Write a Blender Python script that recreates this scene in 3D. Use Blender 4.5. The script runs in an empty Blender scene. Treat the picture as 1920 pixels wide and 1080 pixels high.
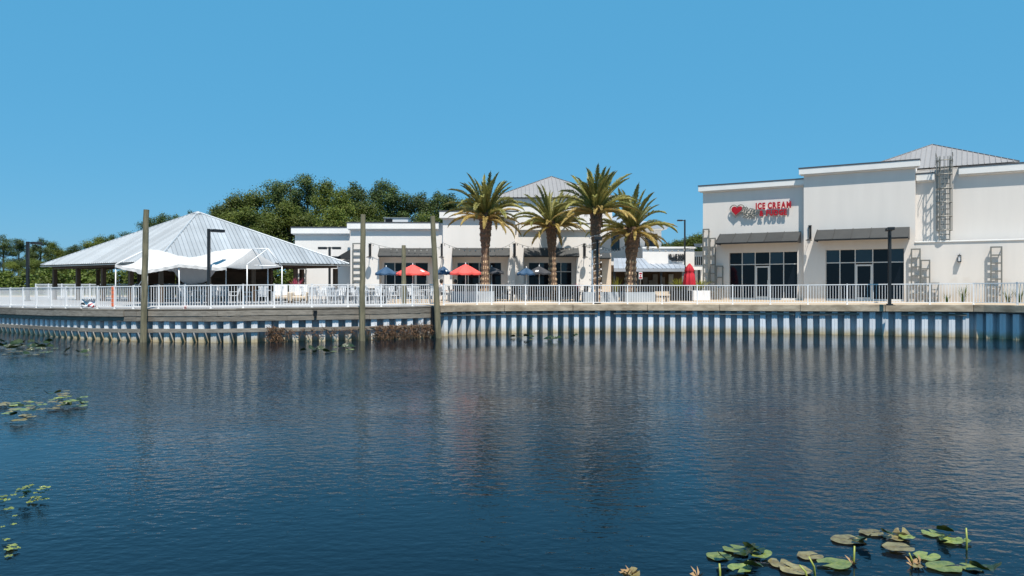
import bpy, bmesh, math, random
import numpy as np
from mathutils import Vector, Matrix
R = math.radians
random.seed(7)
S = bpy.context.scene
COL = S.collection
F, HY, ZC = 1400.0, 533.0, 2.65          # focal length in photo pixels, horizon row, eye height above the water

# ------------------------------------------------------------------ camera, sky, sun, exposure
cam = bpy.data.cameras.new('camera'); camo = bpy.data.objects.new('camera', cam); COL.objects.link(camo)
cam.sensor_width = 36; cam.lens = F / 1920 * 36
camo.location = (0, 0, ZC); camo.rotation_euler = (R(90), 0, 0)
cam.shift_y = (HY - 540) / 1920
cam.clip_start = .1; cam.clip_end = 6000
S.camera = camo
SUN = Vector((.40, -1.42, 3.2)).normalized()
ELEV = math.asin(SUN.z)
W = bpy.data.worlds.new('World'); S.world = W; W.use_nodes = True
wn = W.node_tree; wn.nodes.clear()
sky = wn.nodes.new('ShaderNodeTexSky'); sky.sky_type = 'NISHITA'; sky.sun_disc = False
sky.sun_elevation = ELEV; sky.sun_rotation = math.atan2(SUN.x, SUN.y)
sky.air_density = 1.0; sky.dust_density = .2; sky.ozone_density = 4.0; sky.altitude = 0
hs = wn.nodes.new('ShaderNodeHueSaturation'); hs.inputs['Saturation'].default_value = 1.12; hs.inputs['Hue'].default_value = .492
bg = wn.nodes.new('ShaderNodeBackground'); bg.inputs['Strength'].default_value = .105
wo = wn.nodes.new('ShaderNodeOutputWorld')
air = wn.nodes.new('ShaderNodeMix'); air.data_type = 'RGBA'; air.inputs[0].default_value = .84       # deep even blue of a dry spring noon over the whole dome
air.inputs[7].default_value = (.593, 2.66, 4.62, 1)
wn.links.new(sky.outputs[0], hs.inputs['Color']); wn.links.new(hs.outputs[0], air.inputs[6]); wn.links.new(air.outputs[2], bg.inputs[0]); wn.links.new(bg.outputs[0], wo.inputs[0])
sl = bpy.data.lights.new('sun', 'SUN'); sl.energy = 5.0; sl.angle = R(.5); sl.color = (1, .925, .82)
so = bpy.data.objects.new('sun', sl); COL.objects.link(so); so.rotation_euler = SUN.to_track_quat('Z', 'Y').to_euler()
S.view_settings.view_transform = 'Standard'; S.view_settings.look = 'None'; S.view_settings.exposure = .5; S.view_settings.gamma = 1
S.view_settings.use_curve_mapping = False
S.render.engine = 'CYCLES'
S.cycles.max_bounces = 8; S.cycles.transparent_max_bounces = 8

# ------------------------------------------------------------------ helpers
def P(px, py, D):
    return Vector(((px - 960) / F * D, D, ZC - (py - HY) / F * D))
def K(px): return (px - 960) / F
def ZY(py, D): return ZC - (py - HY) / F * D

class MB:
    def __init__(s): s.v = []; s.f = []; s.m = []
    def add(s, vs, fs, m=0):
        o = len(s.v); s.v += [tuple(p) for p in vs]
        for f in fs: s.f.append(tuple(i + o for i in f)); s.m.append(m)
    def box(s, x0, x1, y0, y1, z0, z1, m=0):
        s.add([(x0,y0,z0),(x1,y0,z0),(x1,y1,z0),(x0,y1,z0),(x0,y0,z1),(x1,y0,z1),(x1,y1,z1),(x0,y1,z1)],
              [(0,3,2,1),(4,5,6,7),(0,1,5,4),(1,2,6,5),(2,3,7,6),(3,0,4,7)], m)
    def boxt(s, mat, m=0):                 # unit box transformed by a matrix
        vs = [mat @ Vector((x,y,z)) for z in (-.5,.5) for y in (-.5,.5) for x in (-.5,.5)]
        s.add(vs, [(0,2,3,1),(4,5,7,6),(0,1,5,4),(1,3,7,5),(3,2,6,7),(2,0,4,6)], m)
    def bar(s, a, b, w, h=None, m=0):      # rectangular bar from a to b
        a = Vector(a); b = Vector(b); h = h or w; d = b - a
        q = d.to_track_quat('Z', 'Y').to_matrix().to_4x4()
        s.boxt(Matrix.Translation((a+b)/2) @ q @ Matrix.Diagonal((w, h, d.length, 1)), m)
    def tube(s, pts, r, n=8, m=0, cap=True):
        pts = [Vector(p) for p in pts]; rs = r if isinstance(r, (list, tuple)) else [r]*len(pts)
        o = len(s.v); N = len(pts)
        for i, p in enumerate(pts):
            d = (pts[min(i+1,N-1)] - pts[max(i-1,0)]).normalized()
            up = Vector((0,0,1)) if abs(d.z) < .95 else Vector((0,1,0))
            x = d.cross(up).normalized(); y = x.cross(d)
            for k in range(n):
                a = 2*math.pi*k/n; s.v.append(tuple(p + (x*math.cos(a) + y*math.sin(a))*rs[i]))
        for i in range(N-1):
            for k in range(n):
                s.f.append((o+i*n+k, o+i*n+(k+1)%n, o+(i+1)*n+(k+1)%n, o+(i+1)*n+k)); s.m.append(m)
        if cap:
            s.f.append(tuple(o+k for k in range(n))[::-1]); s.m.append(m)
            s.f.append(tuple(o+(N-1)*n+k for k in range(n))); s.m.append(m)
    def lathe(s, prof, n=16, m=0, c=(0,0,0)):
        o = len(s.v)
        for r, z in prof:
            for k in range(n):
                a = 2*math.pi*k/n; s.v.append((c[0]+r*math.cos(a), c[1]+r*math.sin(a), c[2]+z))
        for i in range(len(prof)-1):
            for k in range(n):
                s.f.append((o+i*n+k, o+i*n+(k+1)%n, o+(i+1)*n+(k+1)%n, o+(i+1)*n+k)); s.m.append(m)
    def poly_prism(s, pts, z0, z1, m=0):
        n = len(pts)
        s.add([(x,y,z0) for x,y in pts] + [(x,y,z1) for x,y in pts],
              [tuple(range(n))[::-1], tuple(range(n,2*n))] + [(i,(i+1)%n,n+(i+1)%n,n+i) for i in range(n)], m)
    def mesh(s, name, mats, smooth=False, bevel=0):
        me = bpy.data.meshes.new(name); me.from_pydata(s.v, [], s.f)
        for mt in (mats if isinstance(mats, (list, tuple)) else [mats]): me.materials.append(mt)
        me.polygons.foreach_set('material_index', s.m)
        if smooth: me.polygons.foreach_set('use_smooth', [True]*len(s.f))
        me.update()
        return me
def link(name, me, parent=None, loc=(0,0,0), rz=0.0, rot=None, scale=None):
    o = bpy.data.objects.new(name, me); COL.objects.link(o)
    o.parent = parent; o.location = loc; o.rotation_euler = rot or (0,0,rz)
    if scale: o.scale = scale
    return o
def part(name, mb, mats, parent=None, loc=(0,0,0), rz=0.0, smooth=False, rot=None, bevel=0, label=None):
    o = link(name, mb.mesh(name, mats, smooth), parent, loc, rz, rot)
    if bevel:
        b = o.modifiers.new('b', 'BEVEL'); b.width = bevel; b.segments = 2; b.limit_method = 'ANGLE'
    if label: o['label'] = label
    return o
def tag(o, label=None, cat=None, group=None, kind=None):
    if label: o['label'] = label
    if cat: o['category'] = cat
    if group: o['group'] = group
    if kind: o['kind'] = kind
    return o
def thing(name, label, cat, loc=(0,0,0), rz=0.0, group=None):
    return tag(link(name, None, None, loc, rz), label, cat, group)
def copy_tree(o, parent=None, kids=None):
    c = o.copy(); COL.objects.link(c)
    if parent: c.parent = parent
    for ch in KIDS.get(o.name, []): copy_tree(ch, c)
    return c
KIDS = {}
def remember(o):
    KIDS[o.name] = list(o.children)
    for ch in o.children: remember(ch)

# ------------------------------------------------------------------ materials
def mat(name, col, rough=.6, metal=0.0, spec=.5, var=0.0, vscale=3.0, bump=0.0, bscale=20.0, col2=None, stretch=None, objrand=0.0, detail=6):
    m = bpy.data.materials.new(name); m.use_nodes = True; nt = m.node_tree; N = nt.nodes; L = nt.links
    b = N['Principled BSDF']; b.inputs['Roughness'].default_value = rough; b.inputs['Metallic'].default_value = metal
    b.inputs['Specular IOR Level'].default_value = spec; b.inputs['Base Color'].default_value = (*col, 1)
    geo = N.new('ShaderNodeNewGeometry'); mp = N.new('ShaderNodeMapping'); L.new(geo.outputs['Position'], mp.inputs['Vector'])
    if stretch: mp.inputs['Scale'].default_value = stretch
    src = None
    if var or col2:
        t = N.new('ShaderNodeTexNoise'); t.inputs['Scale'].default_value = vscale; t.inputs['Detail'].default_value = detail; t.inputs['Roughness'].default_value = .62
        L.new(mp.outputs[0], t.inputs['Vector'])
        r = N.new('ShaderNodeValToRGB'); r.color_ramp.elements[0].position = .32; r.color_ramp.elements[1].position = .68
        lo = col2 or tuple(c*(1-var) for c in col); hi = col if col2 else tuple(min(1, c*(1+var)) for c in col)
        r.color_ramp.elements[0].color = (*lo, 1); r.color_ramp.elements[1].color = (*hi, 1)
        L.new(t.outputs['Fac'], r.inputs[0]); src = r.outputs[0]; L.new(src, b.inputs['Base Color'])
    if objrand:
        oi = N.new('ShaderNodeObjectInfo'); mr = N.new('ShaderNodeMapRange'); mr.inputs['To Min'].default_value = 1-objrand; mr.inputs['To Max'].default_value = 1+objrand
        L.new(oi.outputs['Random'], mr.inputs['Value'])
        mx = N.new('ShaderNodeMix'); mx.data_type = 'RGBA'; mx.blend_type = 'MULTIPLY'; mx.inputs[0].default_value = 1
        if src: L.new(src, mx.inputs[6])
        else: mx.inputs[6].default_value = (*col, 1)
        cb = N.new('ShaderNodeCombineColor')
        for i in range(3): L.new(mr.outputs[0], cb.inputs[i])
        L.new(cb.outputs[0], mx.inputs[7]); L.new(mx.outputs[2], b.inputs['Base Color']); src = mx.outputs[2]
    if bump:
        t2 = N.new('ShaderNodeTexNoise'); t2.inputs['Scale'].default_value = bscale; t2.inputs['Detail'].default_value = 4
        L.new(mp.outputs[0], t2.inputs['Vector'])
        bp = N.new('ShaderNodeBump'); bp.inputs['Strength'].default_value = bump; bp.inputs['Distance'].default_value = .02
        L.new(t2.outputs['Fac'], bp.inputs['Height']); L.new(bp.outputs[0], b.inputs['Normal'])
    return m
def rgb(r, g, b):
    f = lambda c: (c/255/12.92 if c <= 10 else ((c/255+.055)/1.055)**2.4)
    return (f(r), f(g), f(b))

def stain_mat(name, col, dirt, zlo, zhi, rough=.7, amount=.8, streak=True, var=.028):
    """paint that carries splash dirt between two world heights and faint vertical weather streaks"""
    m = bpy.data.materials.new(name); m.use_nodes = True; nt = m.node_tree; N = nt.nodes; L = nt.links
    b = N['Principled BSDF']; b.inputs['Roughness'].default_value = rough; b.inputs['Specular IOR Level'].default_value = .3
    g = N.new('ShaderNodeNewGeometry'); sp = N.new('ShaderNodeSeparateXYZ'); L.new(g.outputs['Position'], sp.inputs[0])
    mr = N.new('ShaderNodeMapRange'); mr.inputs['From Min'].default_value = zhi; mr.inputs['From Max'].default_value = zlo
    n1 = N.new('ShaderNodeTexNoise'); n1.inputs['Scale'].default_value = 2.2; n1.inputs['Detail'].default_value = 7; L.new(g.outputs['Position'], n1.inputs['Vector'])
    ad = N.new('ShaderNodeMath'); ad.operation = 'MULTIPLY_ADD'; ad.inputs[1].default_value = (zhi-zlo)*1.6; L.new(n1.outputs[0], ad.inputs[0])
    sb = N.new('ShaderNodeMath'); sb.operation = 'SUBTRACT'; sb.inputs[1].default_value = (zhi-zlo)*.8; L.new(sp.outputs[2], sb.inputs[0]); L.new(sb.outputs[0], ad.inputs[2])
    L.new(ad.outputs[0], mr.inputs['Value'])
    mu = N.new('ShaderNodeMath'); mu.operation = 'MULTIPLY'; mu.inputs[1].default_value = amount; L.new(mr.outputs[0], mu.inputs[0])
    mp = N.new('ShaderNodeMapping'); mp.inputs['Scale'].default_value = (1.1, 1.1, .16); L.new(g.outputs['Position'], mp.inputs[0])
    n2 = N.new('ShaderNodeTexNoise'); n2.inputs['Scale'].default_value = 1.6; n2.inputs['Detail'].default_value = 5; L.new(mp.outputs[0], n2.inputs['Vector'])
    rp = N.new('ShaderNodeValToRGB'); rp.color_ramp.elements[0].position = .3; rp.color_ramp.elements[1].position = .7
    rp.color_ramp.elements[0].color = (*[c*(1-var*1.6) for c in col], 1); rp.color_ramp.elements[1].color = (*[min(1, c*(1+var*.4)) for c in col], 1)
    L.new(n2.outputs[0], rp.inputs[0])
    mx = N.new('ShaderNodeMix'); mx.data_type = 'RGBA'; L.new(mu.outputs[0], mx.inputs[0]); L.new(rp.outputs[0], mx.inputs[6]); mx.inputs[7].default_value = (*dirt, 1)
    L.new(mx.outputs[2], b.inputs['Base Color'])
    n3 = N.new('ShaderNodeTexNoise'); n3.inputs['Scale'].default_value = 30; L.new(g.outputs['Position'], n3.inputs['Vector'])
    bp = N.new('ShaderNodeBump'); bp.inputs['Strength'].default_value = .15; bp.inputs['Distance'].default_value = .01; L.new(n3.outputs[0], bp.inputs['Height']); L.new(bp.outputs[0], b.inputs['Normal'])
    return m
def leaf_mat(name, c1, c2, trans=.25, rough=.55, scale=.35, objrand=.26):
    m = bpy.data.materials.new(name); m.use_nodes = True; nt = m.node_tree; N = nt.nodes; L = nt.links
    b = N['Principled BSDF']; b.inputs['Roughness'].default_value = rough; b.inputs['Specular IOR Level'].default_value = .25
    g = N.new('ShaderNodeNewGeometry'); oi = N.new('ShaderNodeObjectInfo')
    n = N.new('ShaderNodeTexNoise'); n.inputs['Scale'].default_value = scale; n.inputs['Detail'].default_value = 6; n.inputs['Roughness'].default_value = .75; L.new(g.outputs['Position'], n.inputs['Vector'])
    rp = N.new('ShaderNodeValToRGB'); rp.color_ramp.elements[0].position = .35; rp.color_ramp.elements[1].position = .65
    rp.color_ramp.elements[0].color = (*c1, 1); rp.color_ramp.elements[1].color = (*c2, 1); L.new(n.outputs[0], rp.inputs[0])
    hsv = N.new('ShaderNodeHueSaturation'); L.new(rp.outputs[0], hsv.inputs['Color'])
    mr = N.new('ShaderNodeMapRange'); mr.inputs['To Min'].default_value = 1-objrand; mr.inputs['To Max'].default_value = 1+objrand; L.new(oi.outputs['Random'], mr.inputs[0]); L.new(mr.outputs[0], hsv.inputs['Value'])
    ri = N.new('ShaderNodeMapRange'); ri.inputs['To Min'].default_value = .485; ri.inputs['To Max'].default_value = .515; L.new(g.outputs['Random Per Island'], ri.inputs[0]); L.new(ri.outputs[0], hsv.inputs['Hue'])
    L.new(hsv.outputs[0], b.inputs['Base Color'])
    t = N.new('ShaderNodeBsdfTranslucent'); L.new(hsv.outputs[0], t.inputs[0])
    mx = N.new('ShaderNodeMixShader'); mx.inputs[0].default_value = trans; L.new(b.outputs[0], mx.inputs[1]); L.new(t.outputs[0], mx.inputs[2])
    L.new(mx.outputs[0], N['Material Output'].inputs[0])
    return m

STUCCO = stain_mat('stucco', (.72,.685,.65), (.46,.37,.28), 1.6, 2.9, .85, .55)
STUCCO_B = stain_mat('stucco_white', (.75,.725,.70), (.50,.43,.36), 1.6, 2.1, .85, .45)
TANWALL = mat('tan_stucco', (.62,.52,.42), .85, var=.05, bump=.1, bscale=30)
TRIM = mat('trim_white', (.78,.775,.76), .7, var=.04, vscale=1.5)
COPING = mat('coping_metal', (.10,.10,.105), .5, .3)
AWN = mat('awning_metal', (.034,.036,.037), .6, .1, var=.12, vscale=2, objrand=.12)
GLASS = mat('dark_glass', (.006,.009,.014), .03, spec=.22)
BLUEGLASS = mat('blue_glass', (.012,.024,.040), .03, spec=.5)
FRAMEW = mat('storefront_frame', (.62,.62,.61), .4)
FRAMED = mat('window_frame_dark', (.05,.05,.055), .5)
ROOFPAV_LIT = mat('pavilion_metal_lit', (.47,.49,.51), .5, .25, var=.06, vscale=.8, objrand=.10)  # same roof metal, with the left face's bright gleam put into its colour
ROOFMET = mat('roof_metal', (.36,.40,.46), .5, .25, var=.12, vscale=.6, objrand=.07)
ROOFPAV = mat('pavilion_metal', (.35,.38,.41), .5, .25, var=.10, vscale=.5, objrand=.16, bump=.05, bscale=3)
PANELW = mat('roof_pale', (.245,.24,.245), .6, .1, objrand=.06, var=.06)
WHITE = mat('white_paint', (.80,.80,.81), .4, var=.03, vscale=2)
WHITEPL = mat('white_plastic', (.62,.63,.65), .45)
FABRIC = mat('tent_fabric', (.50,.50,.505), .8, var=.07, vscale=2, bump=.5, bscale=5, stretch=(1,1,.5))
BLACK = mat('black_metal', (.012,.012,.013), .45, .2)
DARKPOLE = mat('dark_bronze', (.018,.022,.026), .45, .2)
GALV = mat('galvanised', (.36,.36,.34), .45, .6, var=.1)
TREL = mat('trellis_metal', (.20,.20,.185), .55, .3, var=.1)
TIMBER = mat('weathered_timber', (.27,.245,.21), .85, col2=(.14,.125,.105), vscale=2.0, stretch=(1.2,1.2,8), objrand=.25, bump=.4, bscale=14)
PILE = mat('pile_timber', (.235,.21,.135), .9, col2=(.10,.095,.06), vscale=2.6, stretch=(5,5,.5), bump=.7, bscale=9)
POSTW = mat('pavilion_timber', (.085,.052,.030), .8, var=.25, stretch=(3,3,.4), vscale=3, objrand=.15)
PLANKW = mat('brown_planks', (.10,.058,.032), .8, var=.25, stretch=(.4,.4,3), vscale=4, objrand=.3)
CONC = mat('cap_concrete', (.52,.44,.335), .9, col2=(.235,.185,.13), vscale=1.1, bump=.4, bscale=12, objrand=.07, stretch=(1,1,2.2))
PLAZA = mat('plaza_paving', (.40,.315,.225), .9, var=.10, vscale=.8, bump=.1)
BOARDW = mat('boardwalk_boards', (.30,.30,.31), .85, col2=(.22,.22,.225), vscale=1.6, stretch=(1,5,1))
GRASS = mat('grass_field', (.06,.085,.022), .95, col2=(.03,.045,.012), vscale=.6, bump=.4)
PLANTER = mat('planter_paint', (.36,.40,.44), .6, var=.08, vscale=2)
BEIGE = mat('beige_stone', (.52,.43,.33), .85, var=.08)
RED = mat('umbrella_red', (.72,.085,.07), .7, var=.08, vscale=4)
REDC = mat('closed_red', (.42,.008,.022), .7, var=.15, vscale=5)
NAVY = mat('umbrella_blue', (.02,.062,.13), .7, var=.1)
CHAR = mat('umbrella_charcoal', (.035,.037,.045), .7, var=.1)
SIGNRED = mat('sign_red', (.40,.006,.016), .4)
SIGNGREY = mat('sign_grey', (.16,.17,.16), .4)
SIGNBLACK = mat('sign_black', (.012,.012,.012), .4)
ORANGE = mat('orange_tape', (.75,.17,.07), .6)
SOIL = mat('soil', (.05,.035,.022), .95)
RUST = mat('dry_vine', (.21,.12,.065), .95, col2=(.075,.042,.024), vscale=5)
LEAF_OAK = leaf_mat('leaf_broad', (.048,.072,.011), (.135,.165,.030), .3)
LEAF_PINE = leaf_mat('leaf_pine', (.032,.058,.016), (.085,.12,.034), .2)
LEAF_YEL = leaf_mat('leaf_yellow', (.12,.15,.015), (.28,.26,.03), .3)
LEAF_SHRUB = leaf_mat('leaf_shrub', (.05,.085,.014), (.13,.17,.03), .3)
PINKF = leaf_mat('pink_flower', (.45,.05,.12), (.6,.12,.2), .3)
BARK = mat('bark', (.17,.145,.12), .95, col2=(.07,.055,.042), vscale=4, stretch=(3,3,.6))
PALMG = leaf_mat('palm_green', (.155,.165,.045), (.34,.31,.10), .3, .45, 1.2)
PALMY = leaf_mat('palm_straw', (.29,.215,.060), (.48,.36,.13), .3, .55, 1.2)
SKIN = mat('skin', (.45,.27,.19), .6); HAIR = mat('dark_hair', (.012,.009,.007), .6)

def sheet_pile_mat():
    m = stain_mat('sheet_pile_vinyl', (.70,.745,.80), (.50,.41,.25), .04, .40, .5, .95, var=.10)
    nt = m.node_tree; b = nt.nodes['Principled BSDF']; N = nt.nodes; L = nt.links; src = b.inputs['Base Color'].links[0].from_socket
    oi = N.new('ShaderNodeObjectInfo'); mr = N.new('ShaderNodeMapRange'); mr.inputs['To Min'].default_value = .84; mr.inputs['To Max'].default_value = 1.06; L.new(oi.outputs['Random'], mr.inputs[0])
    h = N.new('ShaderNodeHueSaturation'); L.new(src, h.inputs['Color']); L.new(mr.outputs[0], h.inputs['Value'])
    g = N.new('ShaderNodeNewGeometry'); mp = N.new('ShaderNodeMapping'); mp.inputs['Scale'].default_value = (3.5,3.5,.35); L.new(g.outputs['Position'], mp.inputs[0])
    n = N.new('ShaderNodeTexNoise'); n.inputs['Scale'].default_value = 1.4; n.inputs['Detail'].default_value = 6; L.new(mp.outputs[0], n.inputs[0])
    rp = N.new('ShaderNodeValToRGB'); rp.color_ramp.elements[0].position = .60; rp.color_ramp.elements[1].position = .80; rp.color_ramp.elements[1].color = (.55,.55,.55,1); L.new(n.outputs[0], rp.inputs[0])
    mx = N.new('ShaderNodeMix'); mx.data_type = 'RGBA'; L.new(rp.outputs[0], mx.inputs[0]); L.new(h.outputs[0], mx.inputs[6]); mx.inputs[7].default_value = (.30,.25,.17,1)   # rusty, algal runs
    L.new(mx.outputs[2], b.inputs['Base Color'])
    return m
SHEETP = sheet_pile_mat()

def water_mat():
    m = bpy.data.materials.new('lake_water'); m.use_nodes = True; nt = m.node_tree; N = nt.nodes; L = nt.links
    b = N['Principled BSDF']; b.inputs['Base Color'].default_value = (.0008,.0042,.0095,1); b.inputs['Roughness'].default_value = .05
    b.inputs['IOR'].default_value = 1.31; b.inputs['Specular IOR Level'].default_value = .5
    g = N.new('ShaderNodeNewGeometry')
    def nz(scale, sx, sy, rz, detail, rough=.5):
        mp = N.new('ShaderNodeMapping'); mp.inputs['Scale'].default_value = (sx, sy, 1); mp.inputs['Rotation'].default_value = (0,0,R(rz)); L.new(g.outputs['Position'], mp.inputs[0])
        t = N.new('ShaderNodeTexNoise'); t.inputs['Scale'].default_value = scale; t.inputs['Detail'].default_value = detail; t.inputs['Roughness'].default_value = rough; L.new(mp.outputs[0], t.inputs['Vector'])
        return t.outputs['Fac']
    def math_(op, a, bb):
        x = N.new('ShaderNodeMath'); x.operation = op
        for i, q in enumerate((a, bb)):
            if isinstance(q, (int, float)): x.inputs[i].default_value = q
            else: L.new(q, x.inputs[i])
        return x.outputs[0]
    a = nz(9.5, .50, 1.0, 19, 3)          # short wind ripples, crests running across the view
    c = nz(6.5, .48, 1.0, -24, 3)
    d = nz(1.3, .5, 1.0, 5, 2)
    e_ = nz(7.5, .9, .8, 40, 2)
    msk = nz(.09, 1.0, 1.5, 10, 3)
    mr = N.new('ShaderNodeMapRange'); mr.inputs['From Min'].default_value = .34; mr.inputs['From Max'].default_value = .62; mr.inputs['To Min'].default_value = .35; mr.inputs['To Max'].default_value = 1.4; L.new(msk, mr.inputs[0])
    s = math_('ADD', math_('MULTIPLY', a, .021), math_('MULTIPLY', c, .030)); s = math_('ADD', s, math_('MULTIPLY', d, .020)); s = math_('ADD', s, math_('MULTIPLY', e_, .022))
    s = math_('MULTIPLY', s, mr.outputs[0])
    sp = N.new('ShaderNodeSeparateXYZ'); L.new(g.outputs['Position'], sp.inputs[0])
    sh = N.new('ShaderNodeMapRange'); sh.interpolation_type = 'SMOOTHSTEP'; sh.inputs['From Min'].default_value = 6.5; sh.inputs['From Max'].default_value = 22; sh.inputs['To Min'].default_value = .27; sh.inputs['To Max'].default_value = 1.05
    L.new(sp.outputs[1], sh.inputs[0]); s = math_('MULTIPLY', s, sh.outputs[0])
    lee = N.new('ShaderNodeMapRange'); lee.interpolation_type = 'SMOOTHSTEP'; lee.inputs['From Min'].default_value = 23; lee.inputs['From Max'].default_value = 34; lee.inputs['To Min'].default_value = 1; lee.inputs['To Max'].default_value = .22   # lee of the seawall
    L.new(sp.outputs[1], lee.inputs[0]); s = math_('MULTIPLY', s, lee.outputs[0])
    bp = N.new('ShaderNodeBump'); bp.inputs['Strength'].default_value = 1.0; bp.inputs['Distance'].default_value = 1.0
    L.new(s, bp.inputs['Height']); L.new(bp.outputs[0], b.inputs['Normal'])
    return m
WATER = water_mat()

# ------------------------------------------------------------------ shoreline curve (outer face of the sheet piling)
CTRL = [(-75,75),(-50,57.5),(-37,48),(-29,42),(-25.3,39.3),(-21.8,36.8),(-19.2,35.4),(-17.3,34.65),(-13.5,33.8),(-11.3,34.1),(-8.95,34.8),(-6.6,35.6),
        (-4.7,36.6),(-3.53,38),(-1.7,39.6),(1.17,40.8),(4.15,41.5),(7.15,41.7),(12,41.1),(15.3,39.9),(19,38.6),(22.4,37.25),(23.15,36.85),
        (24.16,35.24),(25.5,32.9),(28,28),(31,20),(33,5),(34,-20)]
def catmull(pts, n=24):
    out = []; q = [Vector((*p, 0)) for p in pts]; q = [2*q[0]-q[1]] + q + [2*q[-1]-q[-2]]
    for i in range(1, len(q)-2):
        for k in range(n):
            t = k/n; a, b, c, d = q[i-1:i+3]
            out.append(.5*((2*b) + (c-a)*t + (2*a-5*b+4*c-d)*t*t + (3*b-a-3*c+d)*t**3))
    out.append(q[-2]); return out
CV = catmull(CTRL)
ARC = [0.0]
for i in range(1, len(CV)): ARC.append(ARC[-1] + (CV[i]-CV[i-1]).length)
ARC = np.array(ARC); CX = np.array([p.x for p in CV]); CY = np.array([p.y for p in CV])
def cpt(s): return Vector((float(np.interp(s, ARC, CX)), float(np.interp(s, ARC, CY)), 0))
def cdir(s): return (cpt(s+.15) - cpt(s-.15)).normalized()
def cout(s): d = cdir(s); return Vector((d.y, -d.x, 0))       # towards the water
_ok = (CY > 20)
PXA = 960 + F*CX[_ok]/CY[_ok]; ARCA = ARC[_ok]
def s_of(px): return float(np.interp(px, PXA, ARCA))
ZBX = [-200,0,150,300,500,850,1000,1400,1900,2100]; ZBZ = [1.36,1.38,1.47,1.53,1.58,1.58,1.54,1.54,1.66,1.68]
def zb_s(s):
    p = cpt(s); px = 960 + F*p.x/max(p.y, 8) if p.y > 5 else 2100
    return float(np.interp(px, ZBX, ZBZ))
def arc_frame(s, off=0.0):   # position on the curve moved 'off' towards the water, rotation with local x along it, local y inland
    d = cdir(s); p = cpt(s) + cout(s)*off
    return p, math.atan2(d.y, d.x)
S0, SM, S1 = s_of(-260), s_of(823), float(np.interp(28.0, CX, ARC))
FLAT = 1.6

# ------------------------------------------------------------------ the setting: water, plaza, boardwalk, grass
mb = MB(); mb.add([(-1500,-600,0),(1500,-600,0),(1500,2500,0),(-1500,2500,0)], [(0,1,2,3)])
tag(part('water', mb, WATER), kind='structure')
n = 260; ss = np.linspace(.5, ARC[-1]-.5, n)
rows = []
for s in ss:
    p = cpt(s); o = cout(s); rows.append((p - o*.10, p - o*3.2, zb_s(s), s))
for nm, mt, test in (('boardwalk', BOARDW, lambda s: s < SM), ('promenade', PLAZA, lambda s: s >= SM)):
    mb = MB()
    for i in range(n-1):
        if test(rows[i][3]):
            a, b, z, _ = rows[i]; c, d, z2, _ = rows[i+1]
            mb.add([(a.x,a.y,z-.012),(c.x,c.y,z2-.012),(d.x,d.y,FLAT),(b.x,b.y,FLAT)], [(0,1,2,3)])
    tag(part(nm, mb, mt), kind='structure')
bm = bmesh.new()
vs = [bm.verts.new((r[1].x, r[1].y, FLAT)) for r in rows] + [bm.verts.new(q) for q in ((2500,-20,FLAT),(2500,2500,FLAT),(-2500,2500,FLAT),(-2500,78,FLAT))]
f = bm.faces.new(vs); bmesh.ops.triangulate(bm, faces=[f]); bmesh.ops.recalc_face_normals(bm, faces=bm.faces)
me = bpy.data.meshes.new('plaza'); bm.to_mesh(me); bm.free(); me.materials.append(PLAZA); tag(link('plaza', me), kind='structure')
mb = MB(); q_ = [rw for rw in rows if rw[3] < SM and rw[1].x > -60]
for a_, b_ in zip(q_, q_[1:]):
    mb.add([(a_[1].x,a_[1].y,FLAT+.004),(b_[1].x,b_[1].y,FLAT+.004),(b_[1].x*1.5,max(b_[1].y,62),FLAT+.004),(a_[1].x*1.5,max(a_[1].y,62),FLAT+.004)], [(0,1,2,3)])
tag(part('boardwalk_deck', mb, BOARDW), kind='structure')
mb = MB(); mb.add([(-900,70,FLAT+.004),(-6,70,FLAT+.004),(-6,84,FLAT+.004),(900,84,FLAT+.004),(900,2400,FLAT+.004),(-900,2400,FLAT+.004)], [(0,1,2,3,4,5)])
tag(part('grass_ground', mb, GRASS), kind='structure')

# ------------------------------------------------------------------ sheet-pile seawalls
def pile_mesh():
    mb = MB(); prof = [(0,.45),(.05,.45),(.24,.45),(.285,0),(.405,0),(.415,-.012),(.435,-.012),(.445,0),(.555,0),(.61,.45)]
    z0, z1 = -1.2, 1.22; o = len(prof)
    vs = [(x,y,z0) for x,y in prof] + [(x,y,z1) for x,y in prof]
    mb.add(vs, [(i,i+1,o+i+1,o+i) for i in range(o-1)])
    return mb.mesh('sheet_pile', SHEETP)
PM = pile_mesh()
wall_l = thing('seawall', 'blue-grey sheet pile seawall below the timber boardwalk, with grey plank fascia and wale', 'seawall', (-13.5,33.8,0))
wall_r = thing('seawall', 'blue-grey sheet pile seawall below the tan plaza, capped with stained concrete', 'seawall', (7.15,41.7,0))
def rel(o, v): return Vector(v) - Vector(o.location)
s = S0; PITCH = .60
while s < S1:
    w = wall_l if s < SM else wall_r
    p, a = arc_frame(s); link('sheet_pile', PM, w, rel(w, p), a); s += PITCH if abs(arc_frame(s+.5)[1]-a) < .25 else .42
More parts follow.
